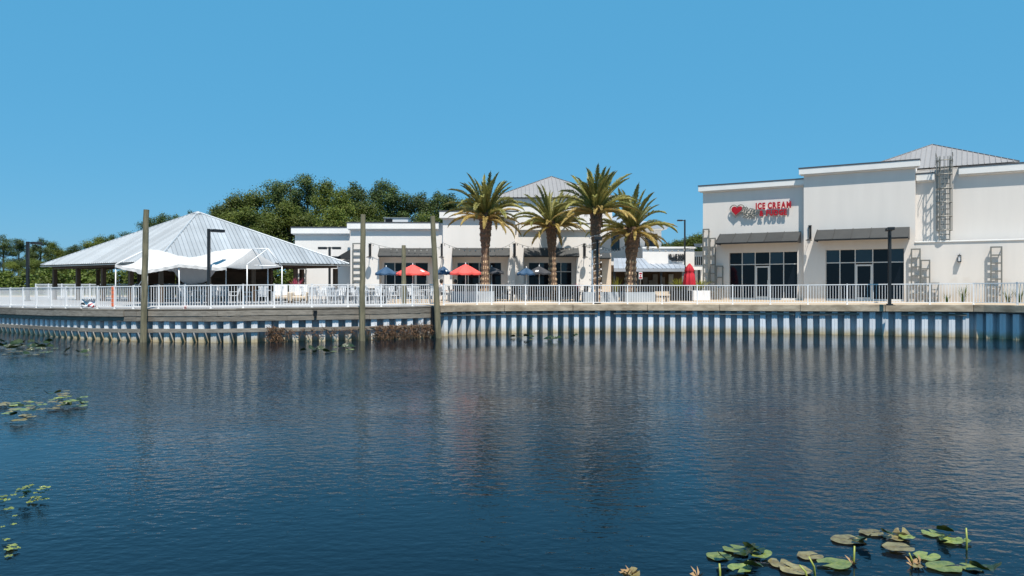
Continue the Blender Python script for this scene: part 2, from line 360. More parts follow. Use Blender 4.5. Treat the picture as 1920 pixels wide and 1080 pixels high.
def sweep(mb, s0, s1, o0, o1, z0, z1, follow=True, step=.5, wob=0.0, m=0):
    """a beam with rectangular section that follows the shore: offsets towards the water o0<o1; heights relative to the deck edge if follow"""
    k = max(1, int((s1-s0)/step)); prev = None; base = len(mb.v)
    for i in range(k+1):
        s = s0 + (s1-s0)*i/k; p = cpt(s); o = cout(s); zb = zb_s(s) if follow else 0
        w = wob*math.sin(s*1.7) if wob else 0
        for off, z in ((o0,z0),(o1,z0),(o1,z1),(o0,z1)):
            q = p + o*(off); mb.v.append((q.x, q.y, zb+z+w))
    for i in range(k):
        for j in range(4):
            mb.f.append((base+i*4+j, base+(i+1)*4+j, base+(i+1)*4+(j+1)%4, base+i*4+(j+1)%4)); mb.m.append(m)
    mb.f.append((base,base+1,base+2,base+3)); mb.f.append((base+k*4+3,base+k*4+2,base+k*4+1,base+k*4)); mb.m += [m,m]
def put(name, mb, mt, w, bevel=0, label=None):
    L = w.location; mb.v = [(x-L.x, y-L.y, z-L.z) for x,y,z in mb.v]
    return part(name, mb, mt, w, bevel=bevel, label=label)
# right: concrete cap in cast lengths, thin wale boards under it
s = SM + .02
while s < S1:
    e = min(s + 3.9 + random.random()*.5, S1); mb = MB()
    sweep(mb, s, e-.018, -.58, .15, -.36, 0); put('cap_block', mb, CONC, wall_r, bevel=.02); s = e
for a, b, dz in ((824,1120,0),(1150,1300,.01),(1316,1490,-.01),(1500,1610,.0),(1690,1812,-.01)):
    mb = MB(); sweep(mb, s_of(a), s_of(b), .015, .075, -.55, -.45, wob=.012); put('wale_board', mb, TIMBER, wall_r)
mb = MB(); sweep(mb, SM+.02, S1, -.40, -.02, -.44, -.362); put('cap_soffit', mb, COPING, wall_r)
for wq, a_, b_ in ((wall_l,S0,SM),(wall_r,SM,S1)):
    mb = MB(); sweep(mb, a_, b_, -.54, -.465, -1.2, 1.2, follow=False); put('backing_sheet', mb, SHEETP, wq)
# left: two rows of fascia planks, an outer row at far left, deck edge board, wale
def plank_row(s0, s1, o0, o1, z0, z1, nm='fascia_plank', Lm=4.6, drop=.012):
    s = s0 - random.random()*2
    while s < s1:
        e = s + Lm*(.75+.5*random.random()); a, b = max(s, s0), min(e, s1)
        if b-a > .3:
            mb = MB(); dz = (random.random()-.5)*drop*2; sweep(mb, a+.006, b-.006, o0, o1+random.random()*.012, z0+dz, z1+dz); put(nm, mb, TIMBER, wall_l)
        s = e
plank_row(S0, SM-.3, .03, .09, -.345, -.115)
plank_row(S0, SM-.3, .03, .075, -.575, -.352)
plank_row(S0, s_of(236), .10, .15, -.37, -.10, Lm=6)
plank_row(S0, SM-.1, -.4, .05, -.065, -.004, 'edge_board', 5)
plank_row(S0, SM-.15, .012, .085, -1.10, -.93, 'wale_beam', 5.5)
mb = MB(); sweep(mb, S0, SM-.05, -.35, -.02, -.55, -.07); put('deck_rim', mb, POSTW, wall_l)
# dark pipe at the junction and a black bracket on the fascia
mb = MB(); p, a = arc_frame(s_of(807), .14); mb.tube([(p.x,p.y,.15),(p.x,p.y,1.5)], .10, 10); put('drain_pipe', mb, BLACK, wall_l)
mb = MB(); p, a = arc_frame(s_of(591), .13)
mb.box(p.x-.05,p.x+.05,p.y-.05,p.y+.05,1.1,1.36); mb.box(p.x-.08,p.x+.08,p.y-.07,p.y+.03,1.38,1.44); put('fender_bracket', mb, BLACK, wall_l)
# dry vines hanging over the wale
def twigs(px0, px1, n, zt, zb_, seed):
    rr = random.Random(seed); mb = MB()
    for i in range(n):
        s = s_of(px0 + (px1-px0)*rr.random()); p, a = arc_frame(s, .06 + rr.random()*.22)
        z = zt - (zt-zb_)*rr.random()**1.1; d = Vector((rr.gauss(0,1), rr.gauss(0,.5), rr.gauss(-.3,.7))).normalized()*(.10+.18*rr.random())
        q = Vector((p.x,p.y,z)); mb.bar(q, q+d, .006+.016*rr.random(), .006+.012*rr.random())
    return mb
for px0, px1, nn, zt, zl, lb in ((502,532,300,.68,.0,'rusty brown tangle of dry vines at the left end of the wale'),(700,806,900,.68,.05,'long brown mat of dead vines over the wale between two tall piles'),(540,690,220,.62,.25,'thin scraps of dry vine along the wale left of the tall pile')):
    tag(part('dry_vine', twigs(px0,px1,nn,zt,zl,px0), RUST), lb, 'vine', kind='stuff')

# ------------------------------------------------------------------ railings
LP = [-64,-45,-27,-8,13,37,62,89,117,146.5,177,209,245,293,342,392,455,514,585,653,716,776,822]
RP = [836,897,924,987,1050,1114,1177.5,1242,1308,1374,1444,1515,1589,1666,1744.5,1826,1904,1985,2075]
mbx = MB(); mbx.box(-.011,.011,-.011,.011,.12,1.02); BALM = mbx.mesh('baluster', WHITE)
mbx = MB(); mbx.box(-.032,.032,-.032,.032,0,1.08); mbx.box(-.055,.055,-.055,.055,-.01,.012); mbx.box(-.038,.038,-.038,.038,1.08,1.095); POSTM = mbx.mesh('post', WHITE)
def railing(name, label, plist, off=-.17):
    s0 = s_of(plist[0]); p0 = cpt(s0)
    t = thing(name, label, 'railing', (p0.x, p0.y, 0))
    sl_ = [s_of(p) if p > -300 else p for p in plist]
    pts = []
    for s in sl_:
        p, a = arc_frame(s, off); p.z = zb_s(s); pts.append((p, a))
    for p, a in pts: link('post', POSTM, t, rel(t, p), a)
    for (p, a), (q, b) in zip(pts, pts[1:]):
        d = q-p; L = math.hypot(d.x, d.y); u = d.normalized(); ang = math.atan2(d.y, d.x)
        a3 = p + u*.034; b3 = q - u*.034
        for nm, z, w, h in (('top_rail',1.045,.05,.045),('bottom_rail',.10,.035,.04)):
            mb = MB(); A = rel(t, a3) + Vector((0,0,z)); B = rel(t, b3) + Vector((0,0,z)); mb.bar(A, B, h, w) if False else mb.boxt(Matrix.Translation((A+B)/2) @ Matrix.Rotation(ang,4,'Z') @ Matrix.Rotation(-math.atan2(B.z-A.z, L),4,'Y') @ Matrix.Diagonal((L-.068, w, h, 1)))
            part(nm, mb, WHITE, t)
        k = max(1, round(L/.137))
        for i in range(1, k): link('baluster', BALM, t, rel(t, p + d*(i/k)), ang)
    return t
rail_l = railing('railing', 'white metal railing along the grey timber boardwalk, with a banner tied to it', LP)
rail_r = railing('railing', 'white metal railing along the tan concrete cap of the plaza', RP)
# rear railing at the inland side of the far left boardwalk
t = thing('railing', 'pale railing on the inland side of the boardwalk, seen through the front railing', 'railing', (-30,52,FLAT))
A = Vector((-37,58,FLAT)); B = Vector((-19.5,47.5,FLAT)); d = B-A; ang = math.atan2(d.y,d.x); k = 11
for i in range(k+1): link('post', POSTM, t, rel(t, A+d*i/k), ang)
for nm, z in (('top_rail',1.045),('bottom_rail',.10)):
    mb = MB(); mb.boxt(Matrix.Translation(rel(t,(A+B)/2)+Vector((0,0,z))) @ Matrix.Rotation(ang,4,'Z') @ Matrix.Diagonal((d.length,.045,.045,1))); part(nm, mb, WHITE, t)
for i in range(k):
    for j in range(1, 12): link('baluster', BALM, t, rel(t, A + d*((i+j/12)/k)), ang)
# banner and tape on the front railing
p, a = arc_frame(s_of(163), -.10); z = zb_s(s_of(163))
t = thing('banner', 'crumpled white banner with dark and red print tied low on the left railing', 'banner', (p.x,p.y,z), a)
g = MB(); nx, nz = 14, 7
for i in range(nx+1):
    for j in range(nz+1):
        u = i/nx; v = j/nz
        g.v.append(((u-.5)*1.0, -.05 - .03*math.sin(u*9+v*4) - .04*math.sin(v*7), .06 + .40*v - .07*math.sin(u*math.pi)*v + .02*math.sin(u*13)))
for i in range(nx):
    for j in range(nz):
        u = (i+.5)/nx; v = (j+.5)/nz; o = i*(nz+1)+j
        mi = 0
        if .25 < v < .62 and math.sin(u*7+v*3) > .1 and u < .62: mi = 1
        if v < .6 and u > .5 and math.sin(u*16-v*9) > .1: mi = 2
        g.f.append((o, o+nz+1, o+nz+2, o+1)); g.m.append(mi)
part('cloth', g, [WHITE, SIGNBLACK, SIGNRED], t, smooth=True)
for px, z0, z1, lb in ((206.5,.1,1.05,'faded orange tape wrapped round a railing post beside the banner'),(344,-.02,.10,'bright orange tape knotted at the foot of a railing post')):
    p, a = arc_frame(s_of(px), -.16); t = MB()
    for i in range(5):
        zz = z0 + (z1-z0)*i/5; t.box(-.06,.06,-.055,.05,zz+.01,zz+(z1-z0)/5-.012)
    tag(part('orange_tape', t, ORANGE, None, (p.x,p.y,zb_s(s_of(px))), a), lb, 'tape')

# ------------------------------------------------------------------ timber piles in the water, post on the deck
def pile_(px0, py0, px1, py1, D, r, label, nm='timber_pile', zbot=-1.2):
    top = P(px0, py0, D); bot = P(px1, py1, D); d = (bot-top)/(bot.z-top.z)
    bot2 = top + d*(zbot-top.z); mb = MB(); N = 14; rr = random.Random(int(px0)); pts = []; rs = []
    for i in range(N+1):
        q = bot2.lerp(top, i/N); pts.append(rel_v(q, bot) + Vector((rr.gauss(0,.006), rr.gauss(0,.006), 0))); rs.append(r*(1.12-.24*i/N)*(1+rr.gauss(0,.025)))
    mb.tube(pts, rs, 14)
    return tag(part(nm, mb, PILE, None, bot, smooth=False), label, 'pile' if nm == 'timber_pile' else 'post', 'tall timber piles in the lake' if nm == 'timber_pile' else None)
def rel_v(a, b): return Vector(a)-Vector(b)
pile_(274,393,269,641,34.2,.135,'tall weathered timber pile in the water in front of the white tent')
pile_(681,402,679,639,35.0,.135,'tall upright timber pile in front of the ladder trellis on the white wall')
pile_(811,405,822,631,36.8,.14,'tall crooked timber pile leaning left beside the end of the plank fascia')
pile_(757,460,757,572,38.5,.12,'short olive timber post standing on the deck between the red umbrella and railing','timber_post',1.5)

# ------------------------------------------------------------------ lamp posts
def lamp_post(px, ytop, D, z0, label, arms=((1,0),), r=.065, head=(.62,.30,.14)):
    x = K(px)*D; zt = ZY(ytop, D); H = zt - z0
    t = thing('lamp_post', label, 'lamp post', (x, D, z0), 0, 'dark shoebox lamp posts')
    mb = MB(); mb.box(-r,r,-r,r,0.02,H); part('pole', mb, DARKPOLE, t, bevel=.01)
    mb = MB(); mb.box(-.2,.2,-.2,.2,0,.025); mb.box(-.12,.12,-.12,.12,.025,.08); part('base_plate', mb, DARKPOLE, t)
    for a, dz in arms:
        mb = MB(); L, w, h = head; mb.box(.02,.12+.1,-.04,.04,-.10,-.03); mb.box(.2,.2+L,-w/2,w/2,-h,0); part('lamp_head', mb, DARKPOLE, t, (0,0,H-dz), a, bevel=.015)
    return t
lamp_post(391.5,429,36.5,1.5,'dark lamp post in front of the white tent, its head pointing right')
lamp_post(52,453,47,1.6,'dark lamp post at the far left, before the trees', r=.08, head=(.6,.3,.14))
lamp_post(1668,427,37.9,1.58,'dark lamp post before the right-hand shop window, head turned to the lake', arms=((-1.9,0),(1.2,0.0)), head=(.38,.32,.15))
lamp_post(1120,444,42.4,1.56,'slim black lamp post behind the third palm trunk', arms=((-1.57,0),), r=.06, head=(.3,.42,.2))
lamp_post(1284,412,62,1.6,'tall thin lamp post in front of the far green trees, head pointing left', arms=((math.pi,0),), r=.06, head=(.42,.3,.12))
lamp_post(618,463,50,1.6,'dark lamp post with four heads behind the right corner of the pavilion roof', arms=((0,.0),(math.pi,0),(.7,.62),(math.pi+.5,.62)), r=.07, head=(.55,.3,.16))

# ------------------------------------------------------------------ roofs of metal panels
def roof_face(parent, p, q, apex, width, mt, ribh=.035, ribw=.05, name='roof_panel', z_up=None):
    """a hip face: panels run up the slope from the eave p-q to the apex (or short ridge end)"""
    p = Vector(p); q = Vector(q); T = Vector(apex); e = q-p; L = e.length; u = e/L
    ta = (T-p).dot(u); foot = p + u*ta; sv = T-foot; nrm = u.cross(sv).normalized()
    if nrm.z < 0: nrm = -nrm
    def frac(x): return max(0, min(1, x/ta if x < ta else (L-x)/(L-ta)))
    n = max(2, round(L/width)); xs = [L*i/n for i in range(n+1)]
    for a, b in zip(xs, xs[1:]):
        mb = MB(); br = [a] + ([ta] if a < ta < b else []) + [b]
        lo = [p+u*x for x in br]; hi = [p+u*x+sv*frac(x) for x in br]; k = len(br)
        th = nrm*.02
        mb.add(lo + hi + [v-th for v in lo], [(i,i+1,k+i+1,k+i) for i in range(k-1)] + [(i+1,i,2*k+i,2*k+i+1) for i in range(k-1)])
        for x in (a+.01, (a+b)/2):
            fr = frac(x)
            if fr > .03:
                A = p+u*x; B = A+sv*fr; w = u*ribw/2; h = nrm*ribh
                mb.add([A-w, A+w, B+w, B-w, A-w*.5+h, A+w*.5+h, B+w*.5+h, B-w*.5+h], [(4,5,6,7),(0,1,5,4),(1,2,6,5),(2,3,7,6),(3,0,4,7)])
        part(name, mb, mt, parent)
def ridge_cap(parent, a, b, mt, r=.07):
    mb = MB(); mb.tube([a,b], r, 6); part('hip_cap', mb, mt, parent)

# ------------------------------------------------------------------ pavilion
ze = 2.65+1.3
cN = Vector((K(294)*42,42,ze)); cL = Vector((K(77)*50.6,50.6,ze)); cR = Vector((K(655)*48,48,ze)); cF = cL+cR-cN
ctr = (cN+cF)/2; base = Vector((ctr.x, ctr.y, FLAT))
AP = Vector((K(371)*49.3,49.3,ZY(398,49.3)))
pav = thing('pavilion', 'open timber pavilion with a big hipped metal roof on the boardwalk', 'pavilion', base)
l = lambda v: Vector(v)-base
for a, b in ((cN,cR),(cR,cF),(cF,cL),(cL,cN)): roof_face(pav, l(a), l(b), l(AP), .5, ROOFPAV_LIT if a is cL else ROOFPAV, .06, .06)
for c in (cN,cR,cF,cL): ridge_cap(pav, l(c)+Vector((0,0,.02)), l(AP)+Vector((0,0,.02)), ROOFPAV, .06)
mb = MB(); mb.lathe([(0,.05),(.2,.02),(.34,-.10)], 8, c=l(AP)); part('apex_cap', mb, ROOFPAV, pav)
cc = [cN,cR,cF,cL]; inn = [c.lerp(Vector((AP.x,AP.y,ze)), .09) for c in cc]
for i in range(4):
    a, b = l(cc[i]), l(cc[(i+1)%4]); mb = MB(); mb.bar(a-Vector((0,0,.10)), b-Vector((0,0,.10)), .14, .05); part('fascia', mb, GALV, pav)
    a, b = l(inn[i]), l(inn[(i+1)%4]); mb = MB(); mb.bar(a-Vector((0,0,.18)), b-Vector((0,0,.18)), .30, .14); part('beam', mb, POSTW, pav)
    k = 4
    for j in range(k):
        q = a.lerp(b, j/k); mb = MB(); mb.box(-.12,.12,-.12,.12,0,ze-FLAT-.30); part('post', mb, POSTW, pav, (q.x,q.y,0), math.atan2((b-a).y,(b-a).x), bevel=.015)
    # rafter tails under the eave
    k = 18; A0, B0 = l(cc[i]), l(cc[(i+1)%4]); cen = l(Vector((AP.x,AP.y,ze)))
    for j in range(1, k):
        q = A0.lerp(B0, j/k); d = (cen-q); d.z = 0; d.normalize(); mb = MB(); mb.bar(q+d*.05-Vector((0,0,.13)), q+d*1.3+Vector((0,0,.26)), .14, .06); part('rafter_tail', mb, POSTW, pav)
# planked back wall of the pavilion bar
wa = l(Vector((K(330)*51.5,51.5,FLAT))); wb_ = l(Vector((K(508)*50,50,FLAT)))
u = (wb_-wa).normalized(); ang = math.atan2(u.y,u.x); Lw = (wb_-wa).length
bw = part('bar_wall', (lambda m: (m.box(0,Lw,.05,.15,0,2.5), m)[1])(MB()), POSTW, pav, wa, ang)
for i in range(12):
    mb = MB(); mb.box(0,Lw,-.002,.048,.03+i*.205,.03+i*.205+.19); part('plank', mb, PLANKW, bw)
wa2 = l(Vector((K(262)*49.5,49.5,FLAT))); u2 = wa-wa2
bw2 = part('bar_wall', (lambda m: (m.box(0,u2.length-.05,.05,.15,0,2.5), m)[1])(MB()), POSTW, pav, wa2, math.atan2(u2.y,u2.x))
for i in range(12):
    mb = MB(); mb.box(0,u2.length-.06,-.002,.048,.03+i*.205,.03+i*.205+.19); part('plank', mb, PLANKW, bw2)

# ------------------------------------------------------------------ collapsed frame tent
DT = 38.5
def tent():
    t = thing('tent', 'white frame tent with a sagging torn canopy in front of the pavilion', 'tent', (K(370)*DT, DT, 1.56))
    o = Vector(t.location); depth = 3.2
    ridge = lambda px: np.interp(px, [245,262,276,300,330,352,372,400,430,470,482], [3.66,4.0,4.46,4.40,4.16,4.05,4.10,4.35,4.47,4.49,4.44])
    eave = lambda px: np.interp(px, [245,262,300,330,360,392,430,470,482], [3.64,3.50,3.32,3.46,3.64,3.56,3.46,3.60,3.62])
    mb = MB(); nx, nv = 60, 22
    for i in range(nx+1):
        for j in range(nv+1):
            v = j/nv; pe = np.interp(v, [0,.5,1], [446,472,508]); px = 245 + (pe-245)*i/nx; x = K(px)*DT
            belly = math.exp(-((px-351)/40)**4)
            if v < .5:
                w = v/.5; z = eave(px)*(1-w) + ridge(px)*w - .08*math.sin(w*math.pi)*(1+.3*math.sin(px*.3))
                y = DT - 1.5 + 1.6*w
            else:
                w = (v-.5)/.5
                z = ridge(px)*(1-w) + eave(px)*w - .06*math.sin(w*math.pi) - belly*1.12*math.sin(min(1,w*1.15)*math.pi)
                y = DT + .1 + 1.6*w
            z += .006*math.sin(px*.55+v*9) + .008*math.sin(px*.23-v*17)
            mb.v.append((x-o.x, y-o.y, z-o.z))
    for i in range(nx):
        for j in range(nv):
            a = i*(nv+1)+j; mb.f.append((a, a+nv+1, a+nv+2, a+1)); mb.m.append(0)
    mb_top = list(mb.v); c = part('canopy', mb, FABRIC, t, smooth=True); sd = c.modifiers.new('s','SOLIDIFY'); sd.thickness = .006
    mb = MB()                                   # scalloped valance along the front
    N = 80
    for i in range(N+1):
        px = 245 + (446-245)*i/N; x = K(px)*DT; h = .13 + .02*abs(math.sin(i*.8)) + (.07 if 283 < px < 296 or 444 < px < 458 else 0)
        mb.v += [(x-o.x, -1.51+.01*math.sin(i), eave(px)-o.z-.004), (x-o.x, -1.53+.02*math.sin(i*.9), eave(px)-h-o.z)]
    for i in range(N): mb.f.append((2*i,2*i+1,2*i+3,2*i+2)); mb.m.append(0)
    part('valance', mb, FABRIC, t, smooth=True)
    g = MB(); edge = [Vector(mb_top[nx*(nv+1)+j]) for j in range(nv+1)]     # hip end: the cloth closing the right end
    A, B = edge[0], edge[-1]
    for j in range(nv+1):
        lo = A.lerp(B, j/nv) - Vector((0,0,.03+.10*math.sin(j/nv*math.pi)))
        for k in range(5): q = edge[j].lerp(lo, k/4); q.x += .05*math.sin(k*.785)*math.sin(j/nv*math.pi); g.v.append(tuple(q))
    for j in range(nv):
        for k in range(4): a = j*5+k; g.f.append((a, a+1, a+6, a+5)); g.m.append(0)
    part('gable_flap', g, FABRIC, t, smooth=True)
    zt = lambda z: z-o.z
    def pole(px0, py0, px1, py1, dy=0.0, r=.028, nm='leg'):
        a = P(px0,py0,DT); b = P(px1,py1,DT); m = MB(); m.tube([(a.x-o.x,dy,zt(a.z)),(b.x-o.x,dy,zt(b.z))], r, 8); part(nm, m, WHITE, t, smooth=True)
    pole(245,498,244.5,571,-1.45); pole(302,508,302,571,-1.45); pole(359,498,360,571,-1.45,.03); pole(410,502,415,571,-1.45); pole(302,505,281,540,-1.3,.018,'guy_line')
    pole(482,498,482,571,-1.45); pole(522,499,522,571,.6); pole(482,498,522,499,-.4,.026,'frame_pipe')
    for a, b in (((482,497,-1.45),(501,466,.1)),((501,466,.1),(522,499,.6)),((472,466,.1),(501,466,.1)),((245,497,-1.45),(276,466,.1))):
        m = MB(); A = P(a[0],a[1],DT); B = P(b[0],b[1],DT); m.tube([(A.x-o.x,a[2],zt(A.z)),(B.x-o.x,b[2],zt(B.z))], .026, 8); part('frame_pipe', m, WHITE, t, smooth=True)
    for px in (245,320,400,482):
        m = MB(); x = K(px)*DT-o.x; m.tube([(x,1.7,zt(eave(px))),(x,1.7,.0)], .028, 8); part('leg', m, WHITE, t, smooth=True)
tent()

# ------------------------------------------------------------------ wall with openings in a local frame (x along, y inland, z up)
def wall_mb(mb, x0, x1, z0, z1, y, thick, ops, m=0):
    xs = sorted({x0,x1,*[v for o in ops for v in o[:2]]}); zs = sorted({z0,z1,*[v for o in ops for v in o[2:4]]})
    ins = lambda cx, cz: any(o[0] < cx < o[1] and o[2] < cz < o[3] for o in ops)
    for a, b in zip(xs, xs[1:]):
        for c, d in zip(zs, zs[1:]):
            if not ins((a+b)/2, (c+d)/2):
                mb.add([(a,y,c),(b,y,c),(b,y,d),(a,y,d)], [(0,1,2,3)], m)
                mb.add([(a,y+thick,c),(b,y+thick,c),(b,y+thick,d),(a,y+thick,d)], [(3,2,1,0)], m)
    for o in ops:
        a, b, c, d = o[:4]; t = thick
        mb.add([(a,y,c),(a,y+t,c),(a,y+t,d),(a,y,d)], [(3,2,1,0)], m); mb.add([(b,y,c),(b,y+t,c),(b,y+t,d),(b,y,d)], [(0,1,2,3)], m)
        mb.add([(a,y,d),(b,y,d),(b,y+t,d),(a,y+t,d)], [(0,1,2,3)], m)
        if c > z0+.01: mb.add([(a,y,c),(b,y,c),(b,y+t,c),(a,y+t,c)], [(3,2,1,0)], m)
    mb.add([(x0,y,z0),(x0,y+thick,z0),(x0,y+thick,z1),(x0,y,z1)], [(0,1,2,3)], m); mb.add([(x1,y,z0),(x1,y+thick,z0),(x1,y+thick,z1),(x1,y,z1)], [(3,2,1,0)], m)
    mb.add([(x0,y,z1),(x1,y,z1),(x1,y+thick,z1),(x0,y+thick,z1)], [(0,1,2,3)], m)
def cornice(parent, x0, x1, y, ztop, h, over, e0=None, e1=None, dark=True):
    e0 = over if e0 is None else e0; e1 = over if e1 is None else e1
    mb = MB(); mb.box(x0-e0, x1+e1, y-over, y-.002, ztop-h, ztop); mb.box(x0-e0*.6, x1+e1*.6, y-over*.55, y-.002, ztop-h-.07, ztop-h-.002)
    part('cornice', mb, TRIM, parent, bevel=.02)
    if dark:
        mb = MB(); mb.box(x0-e0-.02, x1+e1+.02, y-over-.02, y+.35, ztop+.002, ztop+.07); part('coping', mb, COPING, parent)
def storefront(parent, x0, x1, z0, zh, ztr, y, cols, door, glass=GLASS, bar=.055, doortop=None):
    """framed shop window at depth y: cols = list of column edges (0..1), door = index of the door column"""
    xs = [x0 + (x1-x0)*c for c in cols]; fr = MB(); d = .05
    for i, x in enumerate(xs):
        w = bar if 0 < i < len(xs)-1 else bar*.8
        fr.box(x-w/2, x+w/2, y-d, y+d, z0, zh)
    for z in (zh, ztr):
        for a, b in zip(xs, xs[1:]): fr.box(a+bar/2, b-bar/2, y-d*.9, y+d*.9, z-bar/2, z+bar/2)
    for i, (a, b) in enumerate(zip(xs, xs[1:])):
        if i != door: fr.box(a+bar/2, b-bar/2, y-d*.9, y+d*.9, z0, z0+.12)
    so_ = part('storefront', fr, FRAMEW, parent)
    for i, (a, b) in enumerate(zip(xs, xs[1:])):
        for c, e in ((z0+.1, ztr-bar/2), (ztr+bar/2, zh-bar/2)):
            if i == door and c < ztr: continue
            mb = MB(); mb.box(a+bar/2-.005, b-bar/2+.005, y-.01, y+.01, c, e)
            part('pane', mb, BLUEGLASS if (c > ztr and (i + int(x0*7)) % 2) else glass, so_)
        if i == door:
            mb = MB(); s_ = .09; t = (doortop or ztr-bar/2); aa, bb = a+bar/2+.006, b-bar/2-.006
            mb.box(aa,aa+s_,y-.045,y+.03,z0,t); mb.box(bb-s_,bb,y-.045,y+.03,z0,t); mb.box(aa+s_,bb-s_,y-.045,y+.03,z0,z0+.22); mb.box(aa+s_,bb-s_,y-.045,y+.03,t-.10,t)
            mb.box(aa+s_,bb-s_,y-.012,y+.012,z0+.22,t-.10,1); mb.box(bb-s_-.02,bb-s_+.02,y-.09,y-.05,z0+.9,z0+1.3)
            part('door', mb, [FRAMEW, GLASS], so_)
    return so_
def awning(parent, x0, x1, y, ztop, zbot, proj, n, mt=AWN):
    fr = MB(); h = .10
    fr.box(x0+.01, x1-.01, y-proj+.02, y-proj+.05, zbot-h, zbot-.015); fr.box(x0+.01, x0+.05, y-proj+.06, y-.01, zbot-h, zbot-.03); fr.box(x1-.05, x1-.01, y-proj+.06, y-.01, zbot-h, zbot-.03)
    for x in (x0+.005, x1-.005): fr.add([(x,y-.005,zbot-.03),(x,y-.005,ztop-.03),(x,y-proj+.03,zbot-.03)], [(0,1,2)])
    a = part('awning', fr, AWN, parent)
    for i in range(n):
        p0, p1 = x0+(x1-x0)*i/n, x0+(x1-x0)*(i+1)/n; mb = MB(); th = .025
        mb.add([(p0+.004,y-proj,zbot),(p1-.004,y-proj,zbot),(p1-.004,y-.003,ztop),(p0+.004,y-.003,ztop),(p0+.004,y-proj,zbot-th),(p1-.004,y-proj,zbot-th),(p1-.004,y-.003,ztop-th),(p0+.004,y-.003,ztop-th)],
               [(0,1,2,3),(7,6,5,4),(0,4,5,1),(1,5,6,2),(3,7,4,0)])
        mb.add([(p0,y-proj,zbot),(p0+.03,y-proj,zbot),(p0+.03,y-.003,ztop),(p0,y-.003,ztop),(p0,y-proj,zbot+.04),(p0+.03,y-proj,zbot+.04),(p0+.03,y-.003,ztop+.04),(p0,y-.003,ztop+.04)], [(4,5,6,7),(0,1,5,4),(1,2,6,5),(3,0,4,7)])
        part('awning_panel', mb, mt, a)
    return a
def hip_roof(parent, cx, cy, hx, hy, z0, z1, mt, width=.8):
    cs = [Vector((cx-hx,cy-hy,z0)),Vector((cx+hx,cy-hy,z0)),Vector((cx+hx,cy+hy,z0)),Vector((cx-hx,cy+hy,z0))]; T = Vector((cx,cy,z1))
    for i in range(4): roof_face(parent, cs[i], cs[(i+1)%4], T, width, mt, .05, .05)
    for c in cs: ridge_cap(parent, c, T, COPING, .05)

# ------------------------------------------------------------------ right-hand building (ice cream shop)
RA = Vector((13.22, 51.7, 0)); RU = Vector((.853,-.5216,0)).normalized(); RN = Vector((-RU.y*-1, 0, 0)); RN = Vector((RU.y, -RU.x, 0)); RANG = math.atan2(RU.y, RU.x)
def fs(px, off=0.0):     # facade: photo column -> distance along it and depth, 'off' metres in front of the left section
    k = Vector((K(px),1,0)); D = (RA.dot(RN)+off)/k.dot(RN); return (k*D-RA).dot(RU), D
def fz(px, py, off=0.0): s_, D = fs(px, off); return ZY(py, D)
shop = thing('ice_cream_shop', 'large white stucco shop at the right with red ice cream lettering and two dark awnings', 'building', (RA.x,RA.y,0), RANG)
G = 1.60; BX0 = fs(1507,.35)[0]; BX1 = fs(1716,.35)[0]; XE = 27.0
zl_, zm_, zr_ = 9.40, 10.03, 9.47
ya, ybay, yr = 0.0, -.35, .25
w1 = (fs(1367)[0], fs(1495)[0], G+.02, 4.80); w2 = (fs(1548,.35)[0], fs(1695,.35)[0], G+.02, 4.83)
mb = MB(); wall_mb(mb, 0, BX0, 1.3, zl_, ya, .30, [w1]); part('wall', mb, STUCCO, shop)
mb = MB(); wall_mb(mb, BX0, BX1, 1.3, zm_, ybay, .30, [w2]); mb.box(BX0+.002,BX0+.3,ybay+.302,1.5,zl_-.3,zm_-.002); mb.box(BX1-.3,BX1-.002,ybay+.302,1.5,1.3,zm_-.002); part('wall', mb, STUCCO, shop, label='taller middle bay of the white shop front')
mb = MB(); mb.box(BX1+.002, XE, yr, yr+.3, 1.3, zr_); part('wall', mb, STUCCO, shop)
mb = MB(); mb.box(0,.3,.302,18,1.3,zl_-.01); mb.box(XE-.3,XE,yr+.302,18,1.3,zl_-.01); mb.box(0,XE,18.002,18.3,1.3,zl_-.01); mb.box(.302,XE-.302,.6,17.99,8.5,8.7); part('rear_wall', mb, STUCCO, shop)
LWX = BX1+.004; zlw = 5.12
mb = MB(); mb.box(LWX, XE, ybay, ybay+.22, 1.3, zlw); part('screen_wall', mb, STUCCO, shop)
mb = MB(); mb.box(LWX-.03, XE, ybay-.05, ybay+.27, zlw+.002, zlw+.085); part('wall_cap', mb, TRIM, shop, bevel=.015)
cornice(shop, 0, BX0-.004, ya, zl_+.01, .36, .26, .26, 0)
cornice(shop, BX0, BX1, ybay, zm_+.01, .38, .26, .26, .26)
LX0, LX1 = fs(1754,-.1)[0], fs(1788,-.1)[0]
cornice(shop, BX1+.03, LX0-.05, yr, zr_+.01-.22, .40, .26, 0, 0)
cornice(shop, LX1+.25, XE, yr, zr_+.01, .40, .26, 0, 0)
storefront(shop, *w1[:2], w1[2], w1[3], 3.98, ya+.2, [0,.19,.385,.60,.80,1], 2, doortop=3.86)
storefront(shop, *w2[:2], w2[2], w2[3], 4.0, ybay+.2, [0,.185,.385,.61,.81,1], 2, doortop=3.88)
awning(shop, fs(1350)[0], fs(1502)[0], ya, 6.08, 5.42, 1.15, 5)
awning(shop, fs(1532,.35)[0], fs(1706,.35)[0], ybay, 6.10, 5.44, 1.15, 5)
_, Dp = fs(1748,-8); pk = (fs(1748,-7.5)[0], 7.5)
hip_roof(shop, pk[0], pk[1], 4.7, 4.7, ZY(271, fs(1748,-7.5)[1])-2.2, ZY(271, fs(1748,-7.5)[1]), PANELW, .6)
mb = MB(); mb.box(pk[0]-4.4,pk[0]+4.4,pk[1]-4.4,pk[1]+4.4,8.71,ZY(271, fs(1748,-7.5)[1])-2.25); part('roof_lantern', mb, STUCCO, shop)
